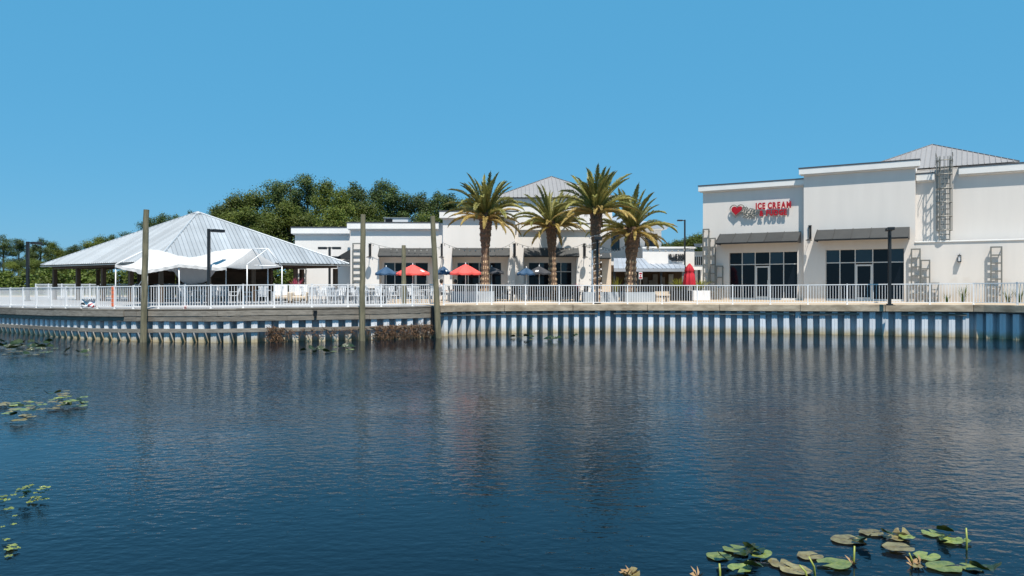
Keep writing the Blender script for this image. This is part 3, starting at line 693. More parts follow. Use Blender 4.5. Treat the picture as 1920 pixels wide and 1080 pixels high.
def on_shop(name, label, cat, s_, y, z, group=None):
    w = RA + RU*s_ - RN*y; return thing(name, label, cat, (w.x,w.y,z), RANG, group)

# the sign: heart, script scribble, letters
def letter(ch, size, depth, mt, bold=.0):
    cu = bpy.data.curves.new('letter', 'FONT'); cu.body = ch; cu.size = size; cu.extrude = depth/2; cu.offset = bold; cu.resolution_u = 3
    ob = bpy.data.objects.new('tmp_letter', cu); COL.objects.link(ob); dg = bpy.context.evaluated_depsgraph_get(); dg.update()
    me = bpy.data.meshes.new_from_object(ob.evaluated_get(dg)); bpy.data.objects.remove(ob); bpy.data.curves.remove(cu)
    me.name = 'letter'; me.materials.clear(); me.materials.append(mt)
    xs = [v.co.x for v in me.vertices]; return me, min(xs), max(xs)
def word(parent, text, x0, x1, z, h, y, mt, bold=.03, depth=.08, gap=.10, rotz=0.0):
    size = h/.72; its = []; x = 0
    for ch in text:
        if ch == ' ': x += size*.30; continue
        me, a, b = letter(ch, size, depth, mt, bold*size); its.append((me, x-a)); x += (b-a) + size*gap
    sx = (x1-x0)/(x-size*gap)
    for me, xo in its: link('letter', me, parent, (x0+xo*sx, y, z), rot=(R(90),0,0), scale=(sx,1,1))
sx0, sD = fs(1372); hz = fz(1383, 397)
sign = on_shop('shop_sign', 'raised wall sign with red heart, grey script and red ICE CREAM & FUDGE letters', 'sign', fs(1428)[0], -.13, fz(1428,393))
so_ = fs(1428)[0]; sz = sign.location.z
word(sign, 'ICE CREAM', fs(1418)[0]-so_, fs(1484)[0]-so_, fz(1450,391)-sz, .40, -.02, SIGNRED, .052, .05, gap=.12)
word(sign, '& FUDGE', fs(1425)[0]-so_, fs(1476)[0]-so_, fz(1450,404)-sz, .36, -.02, SIGNRED, .050, .05, gap=.12)
mb = MB(); mb.box(fs(1419)[0]-so_, fs(1476)[0]-so_, .03, .12, fz(1450,392)-sz-.06, fz(1450,392)-sz+.03); part('raceway', mb, TRIM, sign)
def heart_pts(w, h, n=40):
    out = []
    for i in range(n):
        t = 2*math.pi*i/n; x = 16*math.sin(t)**3; y = 13*math.cos(t)-5*math.cos(2*t)-2*math.cos(3*t)-math.cos(4*t); out.append((x/32*w, (y+2.5)/29*h))
    return out
def extr(mb, pts, y0, y1, m=0):
    n = len(pts); mb.add([(x,y0,z) for x,z in pts]+[(x,y1,z) for x,z in pts], [tuple(range(n))[::-1], tuple(range(n,2*n))]+[(i,(i+1)%n,n+(i+1)%n,n+i) for i in range(n)], m)
hc = (fs(1382)[0]-so_, fz(1382,396)-sz)
mb = MB(); sk = lambda p, k=1.0: (hc[0] + p[0]*k + p[1]*k*.18, hc[1] + p[1]*k)
extr(mb, [sk(p) for p in heart_pts(.72,.62)], -.05, .02); part('heart', mb, SIGNRED, sign)
mb = MB(); hp = [sk(p,1.22) for p in heart_pts(.76,.68)]; mb.tube([(x,-.02,z) for x,z in hp+hp[:1]], .032, 6); part('heart_outline', mb, SIGNGREY, sign)
mb = MB(); cx, cz = fs(1404)[0]-so_, fz(1404,395)-sz; rr = random.Random(5)
for k in range(5):        # looping script strokes
    ph = rr.random()*6; pts = [(cx-.40+.2*k+.16*math.cos(t*.9+ph)+.02*t, -.02, cz-.06*k+.08+ (.16+.05*rr.random())*math.sin(t+ph)+.03*math.sin(3*t)) for t in np.linspace(0,7.5,26)]
    mb.tube(pts, .034, 6)
for k in range(3):
    pts = [(cx-.35+t*.8, -.02, cz-.22-.10*k+.05*math.sin(t*22+k*2)) for t in np.linspace(0,1,24)]; mb.tube(pts, .026, 6)
part('script', mb, SIGNGREY, sign, smooth=True)

# wall trellises on the shop
def trellis(t, frames, y, r=.038, mt=None):
    """frames: (x0,x1,z0,z1,rungs) in the thing's local frame, standing y in front of the wall"""
    mt = mt or TREL
    for x0, x1, z0, z1, n in frames:
        mb = MB()
        for x in (x0, x1): mb.box(x-r,x+r,-y-r,-y+r,z0,z1)
        for i in range(n):
            z = z0 + (z1-z0)*(i+1)/n if n else z1
            mb.box(x0+r,x1-r,-y-r,-y+r,z-2*r,z)
        for z in (z0+.3*(z1-z0), z1-.15): mb.box(x0-r*.6,x0+r*.6,-y+r,-.002,z-r,z+r); mb.box(x1-r*.6,x1+r*.6,-y+r,-.002,z-r,z+r)
        part('trellis_frame', mb, mt, t)
def shop_trellis(label, cols, off, y0):
    s0 = fs(cols[0][0], off)[0]; t = on_shop('wall_trellis', label, 'trellis', s0, y0, G, 'metal wall trellises')
    fr = []
    for a, b, yt, n in cols: fr.append((fs(a,off)[0]-s0, fs(b,off)[0]-s0, 0.02, fz((a+b)/2, yt, off)-G, n))
    trellis(t, fr, .22)
shop_trellis('stepped metal trellis of three frames on the low wall right of the shop windows', [(1709,1725,466,6),(1727,1743,487,5),(1746,1760,530,3)], .57, ybay)
shop_trellis('single tall metal trellis on the low wall near the right edge', [(1858,1878,462,7)], .57, ybay)
shop_trellis('stepped metal trellis at the left corner of the shop, by the closed red umbrella', [(1318.5,1329,429,8),(1331,1341,446,7),(1343,1355,498,3)], .22, ya)
# lantern on the low wall
t = on_shop('wall_lantern', 'small dark lantern on the low white wall between two trellises', 'lantern', fs(1799,.35)[0], ybay, fz(1799,484,.35))
mb = MB(); mb.box(-.07,.07,-.03,-.002,-.24,.10); part('back_plate', mb, BLACK, t)
mb = MB(); mb.box(-.09,.09,-.22,-.04,.14,.18); mb.box(-.10,.10,-.23,-.03,-.22,-.19); mb.tube([(0,-.02,.0),(0,-.06,.22),(0,-.13,.24),(0,-.13,.18)], .015, 6)
for x in (-.08,.08):
    for y in (-.21,-.05): mb.box(x-.012,x+.012,y-.012,y+.012,-.19,.14)
part('cage', mb, BLACK, t); mb = MB(); mb.box(-.06,.06,-.19,-.07,-.185,.135); part('lantern_glass', mb, WHITEPL, t)

# caged roof ladder
t = on_shop('roof_ladder', 'caged metal ladder climbing the white wall to the shop roof', 'ladder', (LX0+LX1)/2, yr, zlw)
H = zr_ - zlw; wl = .27
mb = MB()
for x in (-wl, wl): mb.box(x-.03,x+.03,-.27,-.20,.02,H+.62); mb.tube([(x,-.235,H+.62),(x,-.05,H+.80),(x,.35,H+.78),(x,.5,H+.3)], .025, 6)
part('side_rail', mb, TREL, t)
for i in range(int((H+.1)/.30)):
    mb = MB(); mb.box(-wl+.03,wl-.03,-.25,-.215,.15+i*.30,.15+i*.30+.055); part('rung', mb, TREL, t)
cage = MB(); rc = .40
def hoop(z):
    return [(-wl,-.25,z)] + [(-rc*math.cos(a), -.50 - rc*1.0*math.sin(a), z) for a in np.linspace(0,math.pi,11)] + [(wl,-.25,z)]
for z in np.arange(.7, H+.7, .82): cage.tube(hoop(z), .03, 5)
for a in np.linspace(.05, math.pi-.05, 7): cage.tube([(-rc*math.cos(a), -.5-rc*math.sin(a), .7), (-rc*math.cos(a), -.5-rc*math.sin(a), H+.66)], .022, 5)
part('cage', cage, TREL, t)
mb = MB()
for x in (-.42,.42): mb.tube([(x,-.9,H+.15),(x,-.9,H+.85),(x,.6,H+.85)], .022, 6); mb.tube([(x,-.9,H+.5),(x,.6,H+.5)], .018, 6)
mb.box(-.45,.45,-.35,.2,H+.10,H+.14)
part('guard_rail', mb, TREL, t)

# gooseneck wall lamps
def goose(t):
    mb = MB(); mb.box(-.085,.085,-.09,-.002,-.42,.42); mb.box(-.10,.10,-.10,-.002,.42,.46); part('wall_bracket', mb, BLACK, t, bevel=.01)
    mb = MB(); mb.tube([(0,-.05,-.40),(0,-.25,-.43),(0,-.46,-.46)], .016, 6); mb.tube([(0,-.06,.3),(0,-.46,-.42)], .008, 5); part('arm', mb, BLACK, t)
    mb = MB(); mb.lathe([(0,-.44),(.05,-.445),(.19,-.50),(.20,-.53),(.0,-.52)], 16, c=(0,-.47,0)); part('lamp_shade', mb, BLACK, t, smooth=True)
t = on_shop('wall_lamp', 'black bracket lamp on the white pier between the two shop awnings', 'wall lamp', fs(1519,.35)[0], ybay, fz(1519,436,.35), 'black wall lamps'); goose(t)
# strap-leaf plants along the low wall
def strap_plant(name, label, loc, n, h, spread, mt, seed, group=None):
    rr = random.Random(seed); mb = MB()
    for i in range(n):
        a = rr.random()*6.28; L = h*(.6+.6*rr.random()); lean = spread*(.3+.9*rr.random()); d = Vector((math.cos(a),math.sin(a),0)); side = Vector((-d.y,d.x,0))*.018
        b = d*rr.random()*.08; pr = None
        for j in range(5):
            t_ = j/4; c = b + d*lean*L*t_**1.6 + Vector((0,0,L*(t_-.25*lean*t_*t_))); w = side*(1-t_*.85)*(1.2)
            o = len(mb.v); mb.v += [tuple(c-w), tuple(c+w)]
            if j: mb.f.append((o-2,o-1,o+1,o)); mb.m.append(0)
    o = part('leaf_blades', mb, mt); r = thing(name, label, 'plant', loc, 0, group); o.parent = r
    return r
for px, h, lb in ((1775,.5,'low tuft of strap leaves at the foot of the low wall, left one'),(1806,1.0,'largest spiky strap-leaf plant below the wall lantern'),(1890,.8,'strap-leaf plant just right of the single tall trellis'),(1912,.9,'dense strap-leaf plant at the right edge of the low wall'),(1936,.9,'strap-leaf plant beyond the right edge of the low wall')):
    s_, D = fs(px, .9); strap_plant('strap_plant', lb, (K(px)*D, D, FLAT), 34, h, .55, LEAF_SHRUB, px, 'strap plants along the low wall')

# ------------------------------------------------------------------ centre building (restaurant)
DC = 52.0
def cx_(px, D=DC): return K(px)*D
rest = thing('restaurant', 'long white stucco restaurant with three recessed shopfronts behind the palms', 'building', (0,DC,0))
zA, zBy, zB, zW = ZY(418.5,DC), ZY(398,DC), ZY(420.5,DC), ZY(427.5,DC+1.1)
opA = (cx_(711), cx_(812), 1.3, ZY(466,DC)); opB = (cx_(848,DC-.3), cx_(952,DC-.3), 1.3, ZY(466,DC)); opC = (cx_(982), cx_(1081), 1.3, ZY(466,DC))
xA0, xA1, xB1, xC1, xE1 = cx_(657), cx_(831), cx_(966), cx_(1109), cx_(1149)
mb = MB(); wall_mb(mb, xA0, xA1, 1.3, zA, 0, .95, [opA]); part('wall', mb, STUCCO_B, rest)
mb = MB(); wall_mb(mb, xA1+.002, xB1, 1.3, zBy, -.3, 1.25, [opB]); part('wall', mb, STUCCO_B, rest, label='taller middle bay of the restaurant front')
mb = MB(); wall_mb(mb, xB1+.002, xC1, 1.3, zB, 0, .95, [opC]); part('wall', mb, STUCCO_B, rest)
mb = MB(); wall_mb(mb, cx_(553,DC+1.1), xA0-.002, 1.3, zW, 1.1, .3, []); mb.box(cx_(553,DC+1.1), cx_(553,DC+1.1)+.3, 1.402, 16, 1.3, zW-.01); part('wall', mb, STUCCO_B, rest, label='lower wing at the left end of the restaurant')
mb = MB(); mb.box(xC1+.002, xE1, .9, 1.3, 1.3, ZY(474,DC)); part('entry_wall', mb, TANWALL, rest)
mb = MB(); mb.box(cx_(1125.5), cx_(1131), .84, .898, 1.6, ZY(490,DC)); part('side_door', mb, POSTW, rest)
mb = MB(); mb.box(xC1-.02, xC1+.28, 1.302, 16, 1.3, zB-.01); mb.box(xA0-.6,xC1-.02,16.002,16.3,1.3,zA-.01); mb.box(xA0, xC1-.022, 1.36, 15.99, zA-.9, zA-.7); mb.box(cx_(553,DC+1.1)+.302, xA0-.004, 1.402, 15.99, zW-.7, zW-.5); part('flat_roof', mb, COPING, rest)
for op, yb in ((opA,1.352),(opB,1.352),(opC,1.352)):
    mb = MB(); mb.box(op[0]-.3, op[1]+.3, yb+.19, yb+.40, 1.3, op[3]+.4) if False else None
cornice(rest, xA0, xA1-.27, 0, zA, .42, .22, .2, 0)
cornice(rest, xA1, xB1, -.3, zBy, .45, .22, .22, .22)
cornice(rest, xB1+.27, xC1, 0, zB, .42, .22, 0, .2)
cornice(rest, cx_(553,DC+1.1), xA0-.25, 1.1, zW, .42, .22, .22, 0)
def back_wall(op, wx0, wx1, cols, doors):
    y = .952; z0 = 1.62; zh = ZY(492.5, DC+1.4)
    mb = MB(); wall_mb(mb, op[0]-.2, op[1]+.2, 1.3, op[3]+.3, y, .2, [(wx0,wx1,z0,zh)]); part('recess_wall', mb, STUCCO_B, rest)
    storefront(rest, wx0, wx1, z0, zh, ZY(509.5,DC+1.4), y+.08, cols, doors)
back_wall(opA, cx_(722,DC+1.4), cx_(804,DC+1.4), [0,.245,.46,.70,1], 3)
back_wall(opB, cx_(858,DC+1.4), cx_(940,DC+1.4), [0,.25,.5,.74,1], -1)
back_wall(opC, cx_(991,DC+1.4), cx_(1071,DC+1.4), [0,.25,.5,.75,1], -1)
for op, y in ((opA,0),(opB,-.3),(opC,0)):
    awning(rest, op[0]+.02, op[1]+(0 if op is opA else .15), y, op[3]+.03, ZY(480,DC), .7, 4)
awning(rest, xC1+.01, cx_(1146), .9, ZY(473,DC), ZY(483,DC), .8, 2)
# side awning on the left return wall
mb = MB(); z0, z1 = ZY(483.5,DC), ZY(466.5,DC); x0, x1 = cx_(628,DC), xA0-.004
mb.add([(x0,.15,z0),(x0,.95,z0),(x1,.95,z1),(x1,.15,z1),(x0,.15,z0-.06),(x0,.95,z0-.06),(x1,.95,z0-.06),(x1,.15,z0-.06)], [(3,2,1,0),(0,4,7,3),(1,2,6,5),(0,1,5,4),(4,5,6,7)]); part('side_awning', mb, AWN, rest)
hip_roof(rest, K(1034)*60, 8, 4.6, 4.6, ZY(331,60)-2.2, ZY(331,60), PANELW, .6)
mb = MB(); cxp = K(1034)*60; mb.box(cxp-4.3,cxp+4.3,3.7,12.3,zA-.69,ZY(331,60)-2.25); part('roof_lantern', mb, STUCCO_B, rest)
ac = thing('rooftop_unit', 'pale air conditioning unit on the restaurant roof in front of the trees', 'air conditioner', (cx_(743,56),56,zA-.7))
mb = MB(); ws = 44*56/F; hh = ZY(409,56)-(zA-.7); mb.box(-ws/2,ws/2,0,1.5,0,hh); part('casing', mb, WHITEPL, ac, bevel=.03)
mb = MB(); mb.box(-ws/2+.05,-ws/2+.6,-.02,-.003,hh-.55,hh-.05); 
for i in range(5): mb.box(-ws/2+.05,-ws/2+.6,-.045,-.022,hh-.53+i*.1,hh-.50+i*.1)
part('louvre', mb, BLACK, ac); mb = MB(); mb.box(-ws/2-.1,ws/2+.05,-.05,1.55,hh,hh+.05); part('lid', mb, GALV, ac)
for px, lb in ((694,'black bracket lamp on the leftmost white pier of the restaurant'),(829,'black bracket lamp on the pier behind the crooked timber pile'),(965,'black bracket lamp on the pier right of the first palm'),(1096,'black bracket lamp on the pier left of the third palm trunk')):
    yy = DC - (.3 if px in (829,965) and xA1 < cx_(px) < xB1 else 0)
    t = thing('wall_lamp', lb, 'wall lamp', (cx_(px), yy, ZY(469,DC)), 0, 'black wall lamps'); goose(t)
t = thing('wall_lamp', 'bracket lamp on the side return of the restaurant, by the ladder-like trellis', 'wall lamp', (xA0, DC+.5, ZY(478,DC)), R(-90), 'black wall lamps'); goose(t)
t = thing('wall_trellis', 'tall ladder-like trellis on the white restaurant wall behind the upright pile', 'trellis', (cx_(663),DC,FLAT), 0, 'metal wall trellises'); trellis(t, [(0,.55,.02,ZY(456,DC)-FLAT,9)], .22)
t = thing('wall_trellis', 'small trellis on the low left wing beside the red flowers', 'trellis', (cx_(556,DC+1.1),DC+1.1,FLAT), 0, 'metal wall trellises'); trellis(t, [(0,.72,.02,ZY(503,DC+1.1)-FLAT,6)], .22)

# ------------------------------------------------------------------ far building with veranda
DV = 62.0
far = thing('veranda_building', 'far white two-storey building with dark windows and a grey veranda roof', 'building', (K(1200)*DV, DV, 0))
o = Vector(far.location)
fx = lambda px, D: K(px)*D - o.x
D2 = 67.0; y2 = D2-DV
mb = MB(); z1 = ZY(431,D2)
wins = [(fx(1146,D2),fx(1162,D2),ZY(470,D2),ZY(436,D2)),(fx(1189,D2),fx(1200,D2),ZY(470,D2),ZY(436,D2)),(fx(1209,D2),fx(1233,D2),ZY(462,D2),ZY(438,D2))]
wall_mb(mb, fx(1118,D2), fx(1240,D2), 1.3, z1, y2, .3, wins); mb.box(fx(1118,D2)+.01,fx(1240,D2)-.01,y2+.302,y2+10,1.3,z1-.01); part('upper_wall', mb, STUCCO_B, far)
for a, b, c, d in wins:
    fr = MB(); n_ = 3 if b-a > 1 else 2
    for i in range(n_+1): x = a+(b-a)*i/n_; fr.box(x-.03,x+.03,y2+.08,y2+.16,c,d)
    for z in (c+.03,(c+d)/2,d-.03):
        for i in range(n_): fr.box(a+(b-a)*i/n_+.03,a+(b-a)*(i+1)/n_-.03,y2+.09,y2+.15,z-.03,z+.03)
    wo_ = part('window', fr, FRAMED, far)
    for i in range(n_):
        for (e, f2) in ((c+.06,(c+d)/2-.03),((c+d)/2+.03,d-.06)):
            mb = MB(); mb.box(a+(b-a)*i/n_+.03,a+(b-a)*(i+1)/n_-.03,y2+.11,y2+.13,e,f2); part('pane', mb, BLUEGLASS, wo_)
mb = MB(); mb.box(fx(1110,D2), fx(1251,D2-1.2), y2-1.2, y2+10.5, z1+.002, z1+.22); part('eave_slab', mb, TRIM, far)
mb = MB(); mb.box(fx(1110,D2)-.05, fx(1251,D2-1.2)+.08, y2-1.28, y2-1.2-.003, z1+.06, z1+.36); part('fascia', mb, ROOFMET, far)
mb = MB(); a = (fx(1110,D2), fx(1251,D2-1.2)); mb.add([(a[0],y2-1.25,z1+.37),(a[1],y2-1.25,z1+.37),(a[1]-4,y2+4,z1+1.6),(a[0],y2+4,z1+1.6)], [(0,1,2,3)]); part('upper_roof', mb, ROOFMET, far)
# lower parapet block with the sign
D3 = 63.5; y3 = D3-DV; zt3 = ZY(466,D3)
mb = MB(); mb.box(fx(1205,D3), fx(1302,D3), y3, y3+3, ZY(500,D3), zt3); part('parapet', mb, STUCCO_B, far)
mb = MB(); mb.box(fx(1204,D3), fx(1303,D3), y3-.12, y3+3.05, zt3+.002, zt3+.15); part('parapet_cap', mb, TRIM, far)
# veranda hip roof: front slope panels, hipped at the middle
yb = D3-DV; ze3 = ZY(503,58.5); yv = 58.5-DV
def slope(x0, x1, t0, t1, nm='veranda_panel', n=8, zr=None):
    for i in range(n):
        a0, a1 = x0+(x1-x0)*i/n, x0+(x1-x0)*(i+1)/n; b0, b1 = t0+(t1-t0)*i/n, t0+(t1-t0)*(i+1)/n
        zt = zr or ZY(484,D3)
        mb = MB(); mb.add([(a0+.01,yv,ze3),(a1-.01,yv,ze3),(b1-.01,yb-.01,zt),(b0+.01,yb-.01,zt),(a0+.01,yv,ze3-.04),(a1-.01,yv,ze3-.04)], [(0,1,2,3),(0,4,5,1)])
        mb.bar((a0+.01,yv,ze3+.015),(b0+.01,yb-.02,zt+.015), .03,.05); part(nm, mb, ROOFMET, far)
slope(fx(1151,58.5), fx(1225,58.5), fx(1151,D3), fx(1207,D3), n=8); slope(fx(1225.2,58.5), fx(1284,58.5), fx(1207.2,D3), fx(1284,D3), n=7, zr=ZY(494.5,D3))
mb = MB(); mb.box(fx(1151,58.5), fx(1284,58.5), yv-.05, yv-.003, ze3-.26, ze3-.05); part('gutter', mb, ROOFMET, far)
mb = MB(); mb.box(fx(1140,D3), fx(1290,D3), y3+.5, y3+.7, 1.3, ZY(497,D3)); part('veranda_back', mb, POSTW, far)
for px in (1152,1196,1240,1281):
    mb = MB(); x = fx(px,58.6); mb.box(x-.08,x+.08,yv+.1,yv+.26,1.55,ze3-.05); part('veranda_post', mb, GALV if px == 1281 else DARKPOLE, far)
for px in (1213,1224,1232,1246,1262):
    mb = MB(); x = fx(px,63); mb.box(x-.2,x+.2,y3+.30,y3+.44,1.6,3.0+.25*(px%3)); part('veranda_shutter', mb, TREL if px != 1262 else GALV, far)
vs_ = thing('building_sign', 'black VILLAGE DOOR lettering on the white parapet over the veranda', 'sign', (K(1253)*D3, D3-.08, ZY(487.5,D3)))
word(vs_, 'VILLAGE DOOR', 0, 31*D3/F, .07, .44, 0, SIGNBLACK, .040, gap=.08)
mb = MB(); mb.box(.25,1.25,-.03,.02,-.10,-.03); mb.box(.1,1.32,.03,.07,.02,.06); part('underline', mb, SIGNBLACK, vs_)
# white gallery right of it
gal = thing('gallery_building', 'white balcony building squeezed between the veranda and the shop corner', 'building', (K(1310)*70, 70, 0))
mb = MB(); xx = lambda px: K(px)*70 - K(1310)*70
mb.box(xx(1299),xx(1345),0,.25,ZY(506,70),ZY(497,70)); part('balcony_slab', mb, TRIM, gal)
mb = MB(); mb.box(xx(1299),xx(1345),1.6,8,1.3,ZY(470,70)); part('wall', mb, STUCCO_B, gal)
for px in (1300,1304,1308,1312,1316):
    mb = MB(); mb.box(xx(px)-.05,xx(px)+.05,.08,.18,ZY(497,70),ZY(481,70)); part('baluster', mb, DARKPOLE, gal)
mb = MB(); mb.box(xx(1299),xx(1345),.06,.2,ZY(481,70),ZY(479,70)); part('handrail', mb, WHITE, gal)
for px in (1301,1311):
    mb = MB(); mb.box(xx(px)-.1,xx(px)+.1,.05,.2,1.5,ZY(506,70)); part('post', mb, DARKPOLE, gal)
mb = MB(); mb.add([(xx(1299),-.8,ZY(464,70)),(xx(1330),-.8,ZY(464,70)),(xx(1330),1.6,ZY(455,70)),(xx(1308),1.6,ZY(455,70))], [(0,1,2,3)]); part('awning', mb, AWN, gal)

# ------------------------------------------------------------------ trees
def foliage_mesh(name, clumps, per, size, mt, seed, flat=1.0, up=.35):
    rg = np.random.default_rng(seed); V = []; nq = 0
    for (c, r) in clumps:
        k = int(per*r[0]*r[2]); d = rg.normal(size=(k,3)); d /= np.linalg.norm(d,axis=1)[:,None]
        rad = (.35+.65*rg.random(k)**.7)*(1+.20*rg.normal(size=k)); pos = np.array(c) + d*np.array(r)*rad[:,None]
        nrm = d*.7 + rg.normal(size=(k,3))*.55 + np.array([0,0,up]); nrm /= np.linalg.norm(nrm,axis=1)[:,None]
        t = np.cross(nrm, rg.normal(size=(k,3))); t /= np.linalg.norm(t,axis=1)[:,None]; b = np.cross(nrm,t)
        s = size*(.6+.8*rg.random(k))[:,None]; w = s*(.45+.25*rg.random(k))[:,None]
        V.append(np.stack([pos-t*s, pos-b*w, pos+t*s, pos+b*w], axis=1)); nq += k
    V = np.concatenate(V).reshape(-1,3); me = bpy.data.meshes.new(name); n = len(V)
    me.vertices.add(n); me.vertices.foreach_set('co', V.ravel()); me.loops.add(n); me.loops.foreach_set('vertex_index', np.arange(n)); me.polygons.add(n//4)
    me.polygons.foreach_set('loop_start', np.arange(0,n,4)); me.materials.append(mt); me.update(calc_edges=True); return me
def broad_tree(seed):
    rr = random.Random(seed); H = 11.0; cl = []; trunk = MB(); trunk.tube([(0,0,0),(.1,0,2.2),(.05,.1,4.5)], [.24,.19,.13], 8)
    for i in range(26):
        a = rr.random()*6.28; e = rr.random(); z = 3.0 + 7.4*e; rad = 2.6*math.sin(min(1,(e*.86+.16))*math.pi)**.75*(.45+.6*rr.random())
        c = (rad*math.cos(a), rad*math.sin(a), z); r = .75+.65*rr.random(); cl.append((c,(r*1.15,r*1.15,r*.85)))
        if i % 2 == 0: trunk.tube([(.05,.1,2.2+2.0*e),(c[0]*.5,c[1]*.5,z*.8),c], [.09,.06,.025], 5)
    return trunk.mesh('trunk', BARK, True), foliage_mesh('crown', cl, 520, .10, LEAF_OAK, seed)
def pine_tree(seed):
    rr = random.Random(seed); cl = []; trunk = MB(); lean = (rr.random()-.5)*.6
    trunk.tube([(0,0,0),(lean*.4,.05,4),(lean*.8,0,8),(lean,0,10.4)], [.22,.18,.13,.06], 8)
    for i in range(22):
        a = rr.random()*6.28; e = rr.random()**.8; z = 5.2 + 5.4*e; rad = (2.1-1.2*e)*(.35+.8*rr.random())
        c = (lean*e+rad*math.cos(a), rad*math.sin(a), z+.3*rr.random()); r = .55+.5*rr.random(); cl.append((c,(r*1.2,r*1.2,r*.72)))
        trunk.tube([(lean*.7*(z/10),0,z-.7),(c[0]*.6,c[1]*.6,z-.25),c], [.06,.045,.02], 5)
    cl.append(((lean,0,10.7),(.6,.6,.6)))
    return trunk.mesh('trunk', BARK, True), foliage_mesh('crown', cl, 560, .092, LEAF_PINE, seed, up=.5)
def bush(seed, mt):
    rr = random.Random(seed); cl = []
    trunk = MB(); 
    for i in range(4): a = rr.random()*6.28; trunk.tube([(0,0,0),(.3*math.cos(a),.3*math.sin(a),.8),(.8*math.cos(a),.8*math.sin(a),1.9)], [.06,.05,.02], 5)
    for i in range(12): a = rr.random()*6.28; q = rr.random(); cl.append(((1.3*q*math.cos(a),1.3*q*math.sin(a),.5+2.0*rr.random()*(1-q*.5)),(.8,.8,.65)))
    return trunk.mesh('trunk', BARK, True), foliage_mesh('crown', cl, 230, .15, mt, seed)
BT = [broad_tree(s) for s in (11,12,13)]; PT = [pine_tree(s) for s in (21,22,23,24)]; BU = [bush(31,LEAF_OAK), bush(32,LEAF_SHRUB)]
ORD = ['first','second','third','fourth','fifth','sixth','seventh','eighth','ninth','tenth','eleventh','twelfth','thirteenth','fourteenth','fifteenth','sixteenth','seventeenth','eighteenth','nineteenth','twentieth']
def plant_trees(rows, where, group):
    cnt = {}
    for kind, px, ytop, D, wide in rows:
        lib = {'broad':BT,'pine':PT,'bush':BU}[kind]; hh = {'broad':11.6,'pine':11.4,'bush':3.1}[kind]
        h = ZY(ytop, D) - FLAT; sc = h/hh; i = cnt.get(kind,0); cnt[kind] = i+1
        nm, ds = {'broad':('broadleaf_tree','light green leafy tree'),'pine':('pine_tree','dark green pine'),'bush':('bush','low green bush')}[kind]
        t = thing(nm, f'{ds}, {ORD[i]} from left {where}', 'tree' if kind != 'bush' else 'bush', (K(px)*D, D, FLAT), random.random()*6.28, group)
        tm, cm = lib[(i*5+int(px))%len(lib)]
        for n_, m_ in (('trunk',tm),('crown',cm)): link(n_, m_, t, scale=(sc*wide,sc*wide,sc))
rows = []
for px, y, k in ((-60,440,'pine'),(-25,452,'broad'),(8,437,'pine'),(34,447,'pine'),(58,462,'broad'),(74,443,'pine'),(98,450,'broad'),(112,462,'broad'),(128,464,'broad'),(142,456,'pine'),(154,456,'broad'),(166,446,'broad'),(188,437,'broad'),(210,437,'pine'),(238,434,'pine')): rows.append((k,px,y,96+random.random()*14,1.0))
plant_trees(rows, 'in the far-left row', 'far trees at the left')
rows = []
for px in range(-50, 270, 30): rows.append(('bush', px+random.random()*10, 508-random.random()*14, 80+random.random()*8, 1.25))
plant_trees(rows, 'under the far left trees', 'bushes under the far left trees')
rows = [('broad',px,y,88+random.random()*6,1.0) for px, y in ((20,480),(60,474),(85,480),(112,478),(132,482),(160,474),(200,480),(240,474),(262,470))]
plant_trees(rows, 'low before the far-left row', 'lower trees at the left')
rows = [('pine',282,404,100,.75),('pine',305,396,104,.8),('pine',328,398,100,.8),('pine',356,391,98,.55),('broad',412,374,88,.95),('broad',446,352,86,.95),('broad',480,346,88,.95),('pine',516,338,98,.85),('pine',548,332,97,.85),('pine',574,326,96,.8),
        ('broad',612,330,92,.75),('broad',640,348,88,.8),('pine',664,336,100,.9),('broad',694,352,90,.8),('pine',716,337,98,.85),('pine',738,345,97,.85),('pine',764,360,98,.85),('pine',792,356,97,.85),('pine',818,354,98,.85),('pine',846,358,99,.9),('pine',876,366,99,.9),('pine',905,374,99,.9)]
plant_trees(rows, 'in the tall belt behind restaurant', 'tall tree belt behind the restaurant')
rows = [('broad',px,y,78+random.random()*5,1.15) for px, y in ((398,408),(430,392),(462,380),(500,372),(538,372),(580,380),(624,382),(666,384),(706,388),(752,390),(800,392),(840,394))]
rows += [('bush',px,500,74,1.3) for px in (300,350,400,450,500,530,550)]
plant_trees(rows, 'along the front of the tall belt', 'front edge of the tall tree belt')
rows = [('broad',1246,450,95,1.3),('broad',1266,438,96,1.4),('broad',1288,428,96,1.4),('broad',1312,432,95,1.4),('broad',1336,436,95,1.2),('bush',1258,478,90,1.4),('bush',1300,474,90,1.4)]
plant_trees(rows, 'beyond the veranda building', 'trees beyond the veranda building')

